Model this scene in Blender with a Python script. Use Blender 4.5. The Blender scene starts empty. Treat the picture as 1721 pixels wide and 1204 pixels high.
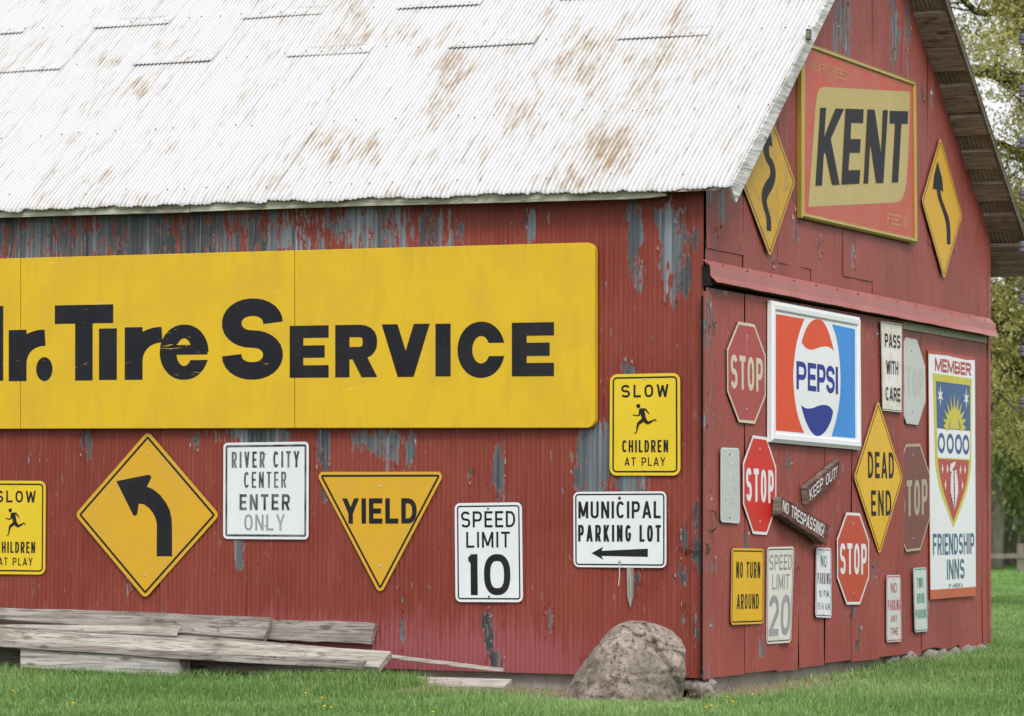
import bpy, bmesh, math, random
import numpy as np
from mathutils import Vector, Matrix
from mathutils.geometry import tessellate_polygon
random.seed(7); rng = np.random.default_rng(7)
scn = bpy.context.scene
col = scn.collection

# ------------------------------------------------------------------ camera
PW, PH, PF = 1721., 1204., 5520.
AZ = math.radians(25.1); RHO = .005; CX, CY = 860.5, 602.
PIT = math.atan((867-602)/PF)
Zv = np.array([0, 0, 1.])
F0 = np.array([-math.sin(AZ), math.cos(AZ), 0]); R0 = np.array([math.cos(AZ), math.sin(AZ), 0])
FW = F0*math.cos(PIT)+Zv*math.sin(PIT); U0 = Zv*math.cos(PIT)-F0*math.sin(PIT)
RT = R0*math.cos(RHO)+U0*math.sin(RHO); UP = U0*math.cos(RHO)-R0*math.sin(RHO)
def ray(x, y): return FW+((x-CX)*RT-(y-CY)*UP)/PF
CAM = -19.4*ray(1182, 1140)
def pl(x, y, ax, k):
    """point where the sight line through photo point (x, y) meets the plane axis=k"""
    d = ray(x, y); return CAM+(k-CAM[ax])/d[ax]*d
def at(x, y, depth): return CAM+depth*ray(x, y)
def proj(P):
    v = np.asarray(P)-CAM; z = v@FW
    return CX+PF*(v@RT)/z, CY-PF*(v@UP)/z
cd = bpy.data.cameras.new('camera'); cam = bpy.data.objects.new('camera', cd); col.objects.link(cam)
m = Matrix(((RT[0], UP[0], -FW[0], CAM[0]), (RT[1], UP[1], -FW[1], CAM[1]), (RT[2], UP[2], -FW[2], CAM[2]), (0, 0, 0, 1)))
cam.matrix_world = m
cd.sensor_fit = 'HORIZONTAL'; cd.sensor_width = 36; cd.lens = 36*PF/PW
cd.clip_start = .5; cd.clip_end = 2000
cd.dof.use_dof = True; cd.dof.focus_distance = 19.8; cd.dof.aperture_fstop = 5.0
scn.camera = cam

# ------------------------------------------------------------------ light
SUN = Vector((.46, -.58, .66)).normalized()
w = bpy.data.worlds.new('World'); scn.world = w; w.use_nodes = True
nt = w.node_tree; nt.nodes.clear()
sky = nt.nodes.new('ShaderNodeTexSky'); sky.sky_type = 'NISHITA'; sky.sun_disc = False
sky.sun_elevation = math.asin(SUN.z); sky.sun_rotation = math.atan2(SUN.x, SUN.y)
sky.air_density = 1.; sky.dust_density = 6.; sky.ozone_density = 1.
hs = nt.nodes.new('ShaderNodeHueSaturation'); hs.inputs['Saturation'].default_value = .25; hs.inputs['Value'].default_value = 1.
ov = nt.nodes.new('ShaderNodeMix'); ov.data_type = 'RGBA'; ov.inputs[0].default_value = .72; ov.inputs[7].default_value = (6.7, 6.85, 7.1, 1)   # even cloud layer
bg = nt.nodes.new('ShaderNodeBackground'); bg.inputs[1].default_value = .138
wo = nt.nodes.new('ShaderNodeOutputWorld')
nt.links.new(sky.outputs[0], hs.inputs['Color']); nt.links.new(hs.outputs[0], ov.inputs[6]); nt.links.new(ov.outputs[2], bg.inputs[0]); nt.links.new(bg.outputs[0], wo.inputs[0])
sd = bpy.data.lights.new('sun', 'SUN'); sd.energy = 1.25; sd.angle = math.radians(14); sd.color = (1, .965, .92)
so = bpy.data.objects.new('sun', sd); col.objects.link(so); so.rotation_euler = SUN.to_track_quat('Z', 'Y').to_euler()
so.location = (0, -5, 12)
scn.view_settings.view_transform = 'Standard'; scn.view_settings.look = 'None'
scn.view_settings.gamma = 1; scn.view_settings.use_curve_mapping = False
scn.view_settings.exposure = .38
scn.cycles.max_bounces = 6

# ------------------------------------------------------------------ node helper
class NT:
    def __init__(s, name, spec=.5):
        s.m = bpy.data.materials.new(name); s.m.use_nodes = True
        s.t = s.m.node_tree; s.t.nodes.clear()
        s.o = s.t.nodes.new('ShaderNodeOutputMaterial'); s.b = s.t.nodes.new('ShaderNodeBsdfPrincipled')
        s.t.links.new(s.b.outputs[0], s.o.inputs[0]); s.b.inputs['Specular IOR Level'].default_value = spec
        s.tc = s.t.nodes.new('ShaderNodeTexCoord')
    def set(s, k, v):
        i = s.b.inputs[k]
        if hasattr(v, 'is_output'): s.t.links.new(v, i)
        elif isinstance(v, (tuple, list)): i.default_value = (*v[:3], 1)
        else: i.default_value = v
    def put(s, sock, v):
        if hasattr(v, 'is_output'): s.t.links.new(v, sock)
        elif isinstance(v, (tuple, list)) and len(v) == 3 and len(sock.default_value) == 4: sock.default_value = (*v, 1)
        else: sock.default_value = v
    def coord(s, scale=(1, 1, 1), kind='Object', loc=(0, 0, 0), rot=(0, 0, 0)):
        n = s.t.nodes.new('ShaderNodeMapping'); s.t.links.new(s.tc.outputs[kind], n.inputs[0])
        n.inputs['Scale'].default_value = scale; n.inputs['Location'].default_value = loc; n.inputs['Rotation'].default_value = rot
        return n.outputs[0]
    def noise(s, vec, scale=1., detail=4., rough=.55, dist=0.):
        n = s.t.nodes.new('ShaderNodeTexNoise'); s.t.links.new(vec, n.inputs['Vector'])
        n.inputs['Scale'].default_value = scale; n.inputs['Detail'].default_value = detail
        n.inputs['Roughness'].default_value = rough; n.inputs['Distortion'].default_value = dist
        return n.outputs['Fac']
    def voro(s, vec, scale=1., feat='F1'):
        n = s.t.nodes.new('ShaderNodeTexVoronoi'); s.t.links.new(vec, n.inputs['Vector']); n.feature = feat
        n.inputs['Scale'].default_value = scale; return n.outputs['Distance']
    def attr(s, name):
        n = s.t.nodes.new('ShaderNodeAttribute'); n.attribute_name = name; return n.outputs['Fac']
    def math(s, op, a, b=0., c=0.):
        n = s.t.nodes.new('ShaderNodeMath'); n.operation = op
        for i, v in enumerate((a, b, c)): s.put(n.inputs[i], v)
        return n.outputs[0]
    def ramp(s, v, lo, hi, a=0., b=1.):
        n = s.t.nodes.new('ShaderNodeMapRange'); n.interpolation_type = 'SMOOTHSTEP'
        for i, x in enumerate((v, lo, hi, a, b)): s.put(n.inputs[i], x)
        return n.outputs[0]
    def mix(s, f, a, b):
        n = s.t.nodes.new('ShaderNodeMix'); n.data_type = 'RGBA'
        s.put(n.inputs[0], f); s.put(n.inputs[6], a); s.put(n.inputs[7], b); return n.outputs[2]
    def bump(s, h, strength=.3, dist=.01):
        n = s.t.nodes.new('ShaderNodeBump'); s.t.links.new(h, n.inputs['Height'])
        n.inputs['Strength'].default_value = strength; n.inputs['Distance'].default_value = dist
        s.t.links.new(n.outputs[0], s.b.inputs['Normal'])

def red_metal(name, red, pink, spec=.2):
    n = NT(name, spec)
    c = n.coord()
    big = n.noise(c, 1.3, 3); fine = n.noise(n.coord((30, 30, 2.5)), 1., 5)
    r = n.mix(n.ramp(big, .35, .65), red, tuple(x*k for x, k in zip(red, (.84, .78, .8))))
    r = n.mix(n.math('MULTIPLY', n.ramp(fine, .45, .7), .35), r, pink)
    # faded pinkish coat low on the wall, running up in streaks
    low = n.math('ADD', n.attr('low'), n.math('MULTIPLY', n.math('SUBTRACT', n.noise(n.coord((40, 40, 4)), 1., 4), .5), .9))
    r = n.mix(n.math('MULTIPLY', n.ramp(low, .35, .75), .8), r, (.30, .085, .095))
    # small darker spots where a first coat shows
    spot = n.noise(n.coord((28, 28, 13), loc=(5, 2, 1)), 1., 3)
    r = n.mix(n.ramp(spot, .70, .725), r, (.13, .03, .028))
    # peeled to galvanised steel
    pn = n.noise(n.coord((30, 30, 7.5)), 1., 8, .66)
    pm = n.math('ADD', n.attr('peel'), n.math('MULTIPLY', n.math('SUBTRACT', pn, .5), 3.1))
    sp = n.noise(n.coord((34, 34, 12), loc=(9, 4, 3)), 1., 3)
    pm = n.math('MAXIMUM', pm, n.ramp(sp, .715, .74))
    mask = n.ramp(pm, .485, .52)
    edge = n.math('MULTIPLY', n.ramp(pm, .46, .485), n.math('SUBTRACT', 1., n.ramp(pm, .50, .53)))  # thin bright rim: glints on the peeled edges painted into the colour
    st = n.noise(n.coord((26, 26, .7)), 1., 4)
    panel = n.noise(n.coord((3.1, 3.1, .25), loc=(2, 0, 0)), 1., 2)
    steel = n.mix(n.ramp(st, .3, .7), (.085, .098, .112), (.24, .27, .30))
    steel = n.mix(n.ramp(panel, .40, .62), steel, n.mix(n.ramp(st, .3, .7), (.055, .058, .064), (.10, .105, .115)))
    white = n.noise(n.coord((50, 50, 1.2), loc=(1, 1, 7)), 1., 3)
    steel = n.mix(n.math('MULTIPLY', n.ramp(white, .6, .72), .7), steel, (.42, .46, .50))
    rust = n.noise(n.coord((9, 9, 1.5), loc=(3, 3, 3)), 1., 5)
    steel = n.mix(n.math('MULTIPLY', n.ramp(rust, .62, .75), .5), steel, (.12, .075, .045))
    n.set('Base Color', n.mix(n.math('MULTIPLY', edge, .45), n.mix(mask, r, steel), (.5, .48, .46)))
    n.set('Roughness', n.mix(mask, (.48,)*3, (.42,)*3)); n.set('Metallic', n.math('MULTIPLY', mask, .35))
    dent = n.noise(n.coord((2.2, 2.2, 1.4)), 1., 3)
    h = n.math('ADD', n.math('MULTIPLY', mask, -.22), n.math('ADD', n.math('MULTIPLY', fine, .15), n.math('MULTIPLY', dent, 1.6)))
    n.bump(h, .5, .006)
    return n.m
RED = red_metal('red painted corrugated steel', (.24, .050, .034), (.28, .088, .070))
RED2 = red_metal('sheen tinted red painted steel', (.29, .070, .055), (.34, .115, .095), .32)  # lighter, pinker copy: the gable wall's sheen is put into its colour

def flat_red(name, red):
    n = NT(name, .4); c = n.noise(n.coord((4, 4, 4)), 1., 5)
    s = n.noise(n.coord((30, 9, 30)), 1., 4)
    r = n.mix(n.ramp(c, .35, .7), red, tuple(x*.85 for x in red))
    n.set('Base Color', n.mix(n.ramp(s, .70, .73), r, (.10, .03, .025))); n.set('Roughness', .42); n.bump(c, .3, .004); return n.m
TRIM = flat_red('red painted flashing', (.40, .125, .11))

def roofmat():
    n = NT('weathered white roofing', .4)
    ang = math.atan(.80)
    # coordinates: x across, y up the slope (attribute free: object coordinates rotated to the slope)
    rot = (-ang, 0, 0)
    c1 = n.coord((17., 4.2, 5.), rot=rot); c2 = n.coord((95., 3.5, 4.), rot=rot); c3 = n.coord((2.1, 1.3, 1.), rot=rot)
    blotch = n.noise(c3, 1., 4, .6); med = n.noise(c1, 1., 5, .65); streak = n.noise(c2, 1., 4, .6)
    v = n.math('ADD', n.math('MULTIPLY', n.math('SUBTRACT', blotch, .5), 1.5), n.math('ADD', n.math('MULTIPLY', n.math('SUBTRACT', med, .5), 2.4), n.math('MULTIPLY', n.math('SUBTRACT', streak, .5), 2.1)))
    v = n.math('ADD', v, n.math('ADD', n.math('MULTIPLY', n.attr('rust'), .72), .17))
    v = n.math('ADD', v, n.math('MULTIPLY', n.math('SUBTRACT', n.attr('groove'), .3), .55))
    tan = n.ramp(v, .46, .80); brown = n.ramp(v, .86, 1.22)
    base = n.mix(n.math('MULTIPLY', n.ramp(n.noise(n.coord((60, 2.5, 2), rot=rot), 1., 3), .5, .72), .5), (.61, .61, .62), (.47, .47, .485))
    base = n.mix(n.math('MULTIPLY', n.attr('groove'), .42), base, (.33, .34, .36))  # shade in the corrugation grooves painted as a darker grey
    cc = n.mix(n.math('MULTIPLY', tan, .62), base, (.37, .315, .235)); cc = n.mix(n.math('MULTIPLY', brown, .85), cc, (.27, .165, .088))
    dk = n.noise(n.coord((42, 1.9, 3), rot=rot, loc=(7, 1, 0)), 1., 4, .6)
    cc = n.mix(n.math('MULTIPLY', n.ramp(dk, .69, .76), .6), cc, (.20, .17, .14))
    n.set('Base Color', cc); n.set('Roughness', .5)
    n.bump(n.noise(n.coord((3, 2, 2)), 1., 3), .25, .01)
    return n.m
ROOF = roofmat()

def woodmat(name, c1, c2, dark, axis='x', sc=1.):
    n = NT(name, .2)
    k = {'x': (1.6, 34, 34), 'y': (34, 1.6, 34), 'z': (34, 34, 1.6)}[axis]
    k = tuple(q*sc for q in k)
    g = n.noise(n.coord(k), 1., 6, .6, .6); f = n.noise(n.coord(tuple(q*3.1 for q in k)), 1., 4)
    big = n.noise(n.coord((2.5, 2.5, 2.5)), 1., 3)
    c = n.mix(n.ramp(g, .38, .62), c1, c2); c = n.mix(n.math('MULTIPLY', n.ramp(f, .54, .64), .7), c, dark); c = n.mix(n.math('MULTIPLY', n.ramp(g, .62, .70), .75), c, dark)
    c = n.mix(n.math('MULTIPLY', n.ramp(big, .5, .72), .5), c, dark)
    kn = n.voro(n.coord(tuple(3.2 if q < 5 else 10. for q in k)), 1.)
    kw = n.math('ADD', kn, n.math('MULTIPLY', g, .12)); c = n.mix(n.math('MULTIPLY', n.ramp(kw, .25, .13), .75), c, dark)
    ck = n.noise(n.coord(tuple(.9 if q < 5 else 15. for q in k), loc=(4, 2, 6)), 1., 4, .6, .8)
    c = n.mix(n.math('MULTIPLY', n.math('MULTIPLY', n.ramp(ck, .49, .5), n.ramp(ck, .515, .505)), .7), c, dark)
    n.set('Base Color', c); n.set('Roughness', .85); n.bump(n.math('ADD', g, n.math('MULTIPLY', f, .5)), .6, .006)
    return n.m
WOOD = woodmat('grey weathered lumber', (.24, .21, .185), (.40, .36, .33), (.08, .065, .052))
WOODL = woodmat('pale weathered lumber', (.34, .305, .27), (.50, .46, .42), (.12, .10, .08))
WOODD = woodmat('dark lumber', (.17, .145, .12), (.27, .24, .20), (.06, .05, .04))  # plain darker tone of the lumber
WOODR = woodmat('roof boards', (.30, .235, .20), (.43, .355, .31), (.08, .062, .05), 'x')
RAKE = woodmat('bleached rake board', (.42, .41, .40), (.68, .67, .66), (.17, .16, .15), 'y', .8)
FASC = woodmat('old cream fascia', (.40, .39, .31), (.54, .53, .44), (.2, .19, .14), 'x')
PLANKR = woodmat('brown red painted plank', (.13, .05, .045), (.20, .085, .075), (.05, .03, .027), 'y')

def paint(name, c, rough=.42, wear=None, amt=.35, spec=.25, sc=1., metal=0., scratch=None):
    n = NT(name, spec)
    a = n.noise(n.coord((3*sc,)*3), 1., 5); b = n.noise(n.coord((14*sc, 14*sc, 3*sc)), 1., 4); d = n.noise(n.coord((60, 60, 60)), 1., 2)
    wear = wear or tuple(x*.78 for x in c)
    r = n.mix(n.math('MULTIPLY', n.ramp(a, .35, .7), amt), c, wear)
    r = n.mix(n.math('MULTIPLY', n.ramp(b, .5, .75), amt), r, wear)
    r = n.mix(n.math('MULTIPLY', n.ramp(d, .70, .74), .6), r, tuple(min(1, x*.5+.1) for x in c))
    if scratch:
        s1 = n.noise(n.coord((5, 5, 45), loc=(3, 1, 2)), 1., 5, .7, 1.2); s2 = n.noise(n.coord((2.2, 2.2, 2.2)), 1., 2)
        r = n.mix(n.math('MULTIPLY', n.ramp(s1, .665, .69), n.ramp(s2, .45, .55)), r, scratch)
    n.set('Base Color', r); n.set('Roughness', rough); n.set('Metallic', metal)
    n.bump(a, .12, .004); return n.m
YBIG = paint('yellow enamel', (.70, .46, .020), .38, (.60, .385, .03), .65, spec=.22, scratch=(.76, .62, .22))
BLK = paint('black lettering', (.018, .018, .023), .5, (.032, .031, .033), .5, spec=.1)
BLKW = paint('scratched black lettering', (.018, .018, .023), .5, (.03, .03, .034), .4, spec=.1, scratch=(.62, .42, .04))
BLKF = paint('faded black lettering', (.03, .03, .033), .5, (.20, .20, .20), .9, sc=2.5)
YEL = paint('bright yellow sign', (.76, .55, .03), .4); YELO = paint('amber yellow sign', (.66, .37, .022), .45, (.60, .36, .05), .6)
YELD = paint('deep yellow sign', (.74, .43, .008), .4); YELM = paint('mottled amber sign', (.60, .34, .02), .5, (.42, .27, .06), .9, sc=4.)
WHT = paint('white sign', (.74, .77, .80), .4, (.62, .65, .68), .35); WHTC = paint('cream sign', (.70, .68, .62), .45, (.56, .53, .46), .5)
WHTR = paint('rust stained white sign', (.76, .76, .75), .45, (.58, .43, .22), .55, sc=2.2)
WHTP = paint('gloss white tin', (.78, .80, .82), .3, (.70, .72, .73), .3)
GRYF = paint('faded grey sign', (.50, .53, .52), .5, (.45, .47, .46), .5); GRYG = paint('bleached grey sign', (.54, .56, .54), .5, (.49, .51, .48), .4)
GHOST = paint('ghost lettering', (.47, .49, .465), .5); GRYL = paint('grey lettering', (.27, .28, .29), .5, (.38, .38, .38), .5)
REDS = paint('bright red sign', (.60, .018, .012), .45, (.50, .03, .02), .5); REDF = paint('faded red sign', (.40, .065, .062), .5, (.35, .07, .065), .6)
REDO = paint('orange red sign', (.50, .04, .014), .38, (.44, .075, .02), .7); BRN = paint('brown faded stop sign', (.17, .06, .05), .5, (.22, .075, .06), .6, sc=2.)
CRM = paint('cream lettering', (.62, .56, .42), .5); CRMD = paint('dull cream lettering', (.42, .38, .26), .5); WHL = paint('white lettering', (.74, .75, .76), .45)
REDL = paint('red lettering', (.46, .05, .05), .5); GRNL = paint('green lettering', (.035, .24, .17), .5, (.10, .32, .25), .5)
PRED = paint('orange red enamel', (.70, .075, .018), .4, (.64, .08, .02), .3, spec=.1); PBLU = paint('light blue enamel', (.045, .27, .72), .4, spec=.1); PNAV = paint('navy blue enamel', (.014, .028, .27), .4, spec=.1)
FBLU = paint('blue print', (.045, .11, .26), .45); FYEL = paint('lemon print', (.58, .53, .06), .45); FRED = paint('brick red print', (.44, .07, .055), .45)
FORG = paint('orange stripe', (.52, .13, .06), .5); FTEAL = paint('slate teal print', (.06, .15, .22), .45)
KRED = paint('faded coral panel', (.50, .072, .035), .4, (.45, .12, .07), .8, spec=.2, sc=1.6); KGLD = paint('dull gold panel', (.44, .335, .075), .28, (.46, .37, .13), .6, spec=.2)
KFRM = paint('gold frame', (.47, .36, .08), .25, (.34, .26, .06), .5, metal=.45); KLET = paint('pale gold print', (.50, .30, .13), .4, (.46, .15, .07), .8, sc=5.); KBLK = paint('charcoal letters', (.018, .019, .028), .5, spec=.12)
ALU = paint('bare aluminium', (.5, .5, .5), .35, metal=.8); BOLT = paint('zinc bolt', (.55, .55, .53), .4, metal=.4); RUSTY = paint('rusty iron', (.16, .085, .05), .7, (.09, .05, .04), .6)
DARK = paint('dark void', (.012, .012, .012), .9)  # flat black: shade of gaps and openings put into colour; also the cord
CONC = paint('foundation concrete', (.36, .33, .29), .9, (.22, .19, .16), .7, spec=.2)

# ------------------------------------------------------------------ object helpers
def mk(name, verts, faces, mat, parent=None, smooth=False, loc=None, mats=None, mi=None):
    me = bpy.data.meshes.new(name); me.from_pydata([tuple(map(float, v)) for v in verts], [], faces); me.update()
    for mm in (mats or [mat]): me.materials.append(mm)
    if mi: me.polygons.foreach_set('material_index', mi)
    if smooth: me.polygons.foreach_set('use_smooth', [True]*len(me.polygons))
    o = bpy.data.objects.new(name, me); col.objects.link(o)
    if parent: o.parent = parent
    if loc is not None: o.location = loc
    return o
def mk_np(name, V, Fc, mat, parent=None, smooth=False, attrs=None):
    me = bpy.data.meshes.new(name); nv = len(V); nf, k = Fc.shape
    me.vertices.add(nv); me.vertices.foreach_set('co', np.asarray(V, np.float32).ravel())
    me.loops.add(nf*k); me.loops.foreach_set('vertex_index', Fc.astype(np.int32).ravel())
    me.polygons.add(nf); me.polygons.foreach_set('loop_start', np.arange(0, nf*k, k, dtype=np.int32))
    me.polygons.foreach_set('loop_total', np.full(nf, k, np.int32))
    if smooth: me.polygons.foreach_set('use_smooth', np.ones(nf, bool))
    me.update(calc_edges=True)
    for n_, a_ in (attrs or {}).items():
        t = me.attributes.new(n_, 'FLOAT', 'POINT'); t.data.foreach_set('value', np.asarray(a_, np.float32).ravel())
    me.materials.append(mat)
    o = bpy.data.objects.new(name, me); col.objects.link(o)
    if parent: o.parent = parent
    return o
def thing(name, label, cat, loc=(0, 0, 0), group=None):
    o = bpy.data.objects.new(name, None); col.objects.link(o); o.location = loc; o.empty_display_size = .1
    o['label'] = label; o['category'] = cat
    if group: o['group'] = group
    return o
def tag(o, label, cat, group=None):
    o['label'] = label; o['category'] = cat
    if group: o['group'] = group
    return o
def quadbox(P, t, sub=1):
    """box from a front face quad P (4 x 3: TL TR BR BL) and a thickness vector t; corners slightly varied"""
    P = [np.array(p, float) for p in P]; t = np.array(t, float)
    V = P+[p+t for p in P]
    return V, [(0, 3, 2, 1), (4, 5, 6, 7), (0, 1, 5, 4), (1, 2, 6, 5), (2, 3, 7, 6), (3, 0, 4, 7)]
def bev(o, wd=.003, seg=1):
    b = o.modifiers.new('bevel', 'BEVEL'); b.width = wd; b.segments = seg; b.limit_method = 'ANGLE'; return o
def tube(pts, rad, seg=6):
    V = []; Fc = []; pts = [np.array(p, float) for p in pts]; n = len(pts)
    ref = np.array([.13, .31, .94])
    for i, p in enumerate(pts):
        d = pts[min(i+1, n-1)]-pts[max(i-1, 0)]; d /= np.linalg.norm(d)+1e-9
        a = np.cross(d, ref); a /= np.linalg.norm(a)+1e-9; b = np.cross(d, a)
        r = rad[i] if hasattr(rad, '__len__') else rad
        for k in range(seg):
            q = 2*math.pi*k/seg; V.append(p+r*(math.cos(q)*a+math.sin(q)*b))
        if i:
            for k in range(seg):
                k2 = (k+1) % seg; Fc.append(((i-1)*seg+k, (i-1)*seg+k2, i*seg+k2, i*seg+k))
    Fc.append(tuple(range(seg))[::-1]); Fc.append(tuple((n-1)*seg+k for k in range(seg)))
    return V, Fc
def join(*parts):
    V = []; Fc = []
    for v, f in parts:
        b = len(V); V += list(v); Fc += [tuple(i+b for i in q) for q in f]
    return V, Fc

# ------------------------------------------------------------------ the barn
barn = thing('barn', 'red corrugated steel barn with a rusty white metal roof, its walls covered in old signs', 'barn')
PITCH = .0318; AMP = .0016
def blob(px, py, L, base):
    out = np.full(px.shape, base)
    for (x, y, rx, ry, s) in L:
        d = ((px-x)/rx)**2+((py-y)/ry)**2
        out = np.maximum(out, base+(s-base)*np.exp(-d*d*.7))
    return out
PEELL = [(100, 395, 430, 95, .62), (230, 395, 60, 80, .85), (330, 395, 30, 80, .8), (70, 395, 22, 80, .8), (440, 400, 110, 75, .55), (640, 385, 110, 60, .60), (600, 400, 25, 70, .8), (745, 400, 35, 45, .6), (893, 378, 9, 28, .8),
    (1066, 385, 13, 65, .84), (1075, 462, 9, 30, .66), (1129, 410, 26, 62, .86), (1140, 360, 12, 20, .6), (1152, 462, 11, 42, .72), (1128, 495, 14, 25, .6), (1103, 360, 6, 12, .7), (1168, 400, 5, 30, .6),
    (430, 728, 55, 26, .85), (545, 755, 12, 45, .66), (630, 740, 42, 28, .72), (655, 765, 14, 36, .66), (687, 752, 12, 38, .66), (150, 745, 6, 30, .66), (139, 742, 5, 22, .62), (545, 830, 6, 25, .5),
    (1000, 770, 36, 62, .98), (975, 800, 12, 60, .8), (1062, 810, 30, 34, .92), (1054, 622, 12, 12, .75), (839, 795, 10, 52, .95), (790, 800, 5, 18, .7), (402, 930, 9, 42, .72),
    (925, 1040, 5, 26, .72), (820, 1065, 8, 38, .72), (832, 1112, 14, 16, .72), (677, 1060, 4, 30, .62), (677, 1000, 3, 14, .6), (1170, 868, 5, 26, .72), (1172, 935, 8, 28, .66), (1150, 905, 6, 24, .64), (1150, 972, 6, 18, .7),
    (1145, 1035, 5, 16, .62), (1170, 1060, 5, 28, .56), (1180, 980, 3, 60, .7), (984, 1118, 6, 12, .6), (248, 975, 10, 22, .52), (215, 990, 8, 14, .55), (330, 745, 10, 16, .5), (1073, 965, 8, 20, .6), (1140, 950, 6, 26, .5), (918, 1040, 3, 12, .5)]
PEELR = [(1415, 30, 16, 60, .66), (1405, 70, 8, 30, .6), (1500, 25, 6, 55, .74), (1506, 60, 9, 50, .56), (1525, 40, 5, 45, .74), (1424, 80, 6, 30, .5), (1213, 345, 5, 34, .88), (1193, 330, 4, 20, .6), (1247, 330, 3, 12, .6),
    (1500, 110, 5, 30, .58), (1525, 110, 3, 25, .56), (1551, 155, 3, 22, .62), (1567, 160, 3, 26, .62), (1337, 380, 5, 28, .56), (1378, 415, 4, 22, .56), (1433, 430, 4, 30, .54), (1185, 425, 3, 30, .6), (1203, 410, 3, 20, .64), (1300, 440, 3, 12, .6), (1334, 320, 5, 30, .52),
    (1390, 150, 6, 30, .4), (1430, 250, 5, 60, .34), (1520, 200, 5, 30, .4)]
PEELD = [(1213, 480, 22, 13, .70), (1195, 540, 9, 28, .52), (1192, 640, 7, 80, .46), (1192, 760, 6, 90, .40), (1254, 915, 3, 24, .7), (1269, 480, 14, 8, .5), (1310, 850, 4, 22, .5), (1325, 780, 5, 20, .5), (1434, 560, 50, 9, .42),
    (1280, 1090, 4, 20, .6), (1443, 1075, 4, 22, .66), (1433, 1030, 4, 14, .5), (1196, 1055, 4, 20, .52), (1340, 945, 3, 20, .5), (1200, 950, 6, 15, .5), (1470, 960, 4, 20, .45), (1540, 560, 6, 12, .6), (1470, 750, 5, 14, .5)]
def corr_wall(name, side, s0, s1, zb, zt, off, mat, blobs, seed=0, nr=None, base=-.04, amp=AMP, tilt=0., parent=None):
    n = max(4, int(round((s1-s0)/PITCH*8))); s = np.linspace(s0, s1, n+1)
    zb_, zt_ = zb(s), zt(s); nr = nr or max(3, int((zt_-zb_).max()/.04))
    q = np.linspace(0, 1, nr+1)[:, None]
    Z = zb_[None]*(1-q)+zt_[None]*q; S = np.broadcast_to(s[None], Z.shape)
    r = np.random.default_rng(seed)
    ph = r.uniform(0, 6, 4)
    wob = .0022*np.sin(S*5+ph[0]+Z*2)+.0018*np.sin(Z*6+ph[1])+.0015*np.sin(S*14+ph[2])
    D = off+amp*np.cos(2*math.pi*S/PITCH)+wob+tilt*(S-s0)/(s1-s0)
    if side == 'L': P = np.stack([S, -D, Z], -1)
    else: P = np.stack([D, S, Z], -1)
    P = P.reshape(-1, 3)
    px, py = proj(P)
    peel = blob(px, py, blobs, base)
    low = np.clip(1-(P[:, 2]-.0)/(.62 if side == 'L' else .4), 0, 1)*(1. if side == 'L' else .35)
    if side == 'L': low = low*np.clip((-P[:, 0]+.4)/1.6, .15, 1)
    nc = n+1; i = np.arange(nr)[:, None]*nc+np.arange(n)[None]
    Fc = np.stack([i, i+1, i+nc+1, i+nc], -1).reshape(-1, 4)
    if side == 'L': Fc = Fc[:, ::1]
    return mk_np(name, P, Fc, mat, parent or barn, True, {'peel': peel, 'low': low})
SW = .61
EZ, EY, SL = 2.892, -.18, .80
_e1 = pl(600, 331, 1, EY); _e2 = pl(0, 351, 1, EY)
_A = np.linalg.solve(np.array([[.23-_e1[0], (.23-_e1[0])**2], [.23-_e2[0], (.23-_e2[0])**2]]), np.array([_e1[2]-EZ, _e2[2]-EZ]))
RISE = lambda x: _A[0]*(.23-np.asarray(x, float))+_A[1]*(.23-np.asarray(x, float))**2     # the old eave line is not level
LROOF = lambda y: EZ+SL*(y-EY)                 # top of left roof slope
RUND = lambda y: 4.589+.782*(3.837-y)          # underside of right slope
DEND = 5.75
k = 0
x1 = -.045
while x1 > -6.6:
    x0 = x1-SW
    r_ = random.Random(k*3+1); zb0 = (.0 if k else .0)+r_.uniform(-.006, .008)
    corr_wall('wall_sheet', 'L', x0-.016, x1, lambda s, a=zb0: np.full(s.shape, a+.005), lambda s: np.full(s.shape, 2.93), .012+(k % 2)*.0035, RED, PEELL, seed=k)
    x1 = x0; k += 1
# corner trim of the long wall and gable
c_ = corr_wall('corner_trim', 'L', -.075, .004, lambda s: np.full(s.shape, 0.), lambda s: np.full(s.shape, 2.95), .021, RED, PEELL, seed=91, amp=.0006)
def gtop(s): return np.where(s < 2.92, LROOF(s)-.06, RUND(s)+.03)
y0 = 0.; k = 0
ZF = 2.30   # track height
track_top = lambda s: pl(1180, 437, 0, .0)[2]+(pl(1658, 536, 0, 0)[2]-pl(1180, 437, 0, 0)[2])*s/5.75-.04
while y0 < DEND-.01:
    y1 = min(y0+SW, DEND)
    r_ = random.Random(k*7)
    zs = 2.60+.35*(k % 2) if k in (0, 2, 4, 7) else None
    if zs:
        corr_wall('wall_sheet', 'R', y0, y1+.012, track_top, lambda s, z=zs: np.full(s.shape, z), .0055, RED2, PEELR, seed=100+k)
        corr_wall('wall_sheet', 'R', y0, y1+.012, lambda s, z=zs: np.full(s.shape, z-.05), gtop, .013, RED2, PEELR, seed=120+k)
    else:
        corr_wall('wall_sheet', 'R', y0, y1+.012, track_top, gtop, .0085+(k % 2)*.003, RED2, PEELR, seed=100+k)
    y0 = y1; k += 1
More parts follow.
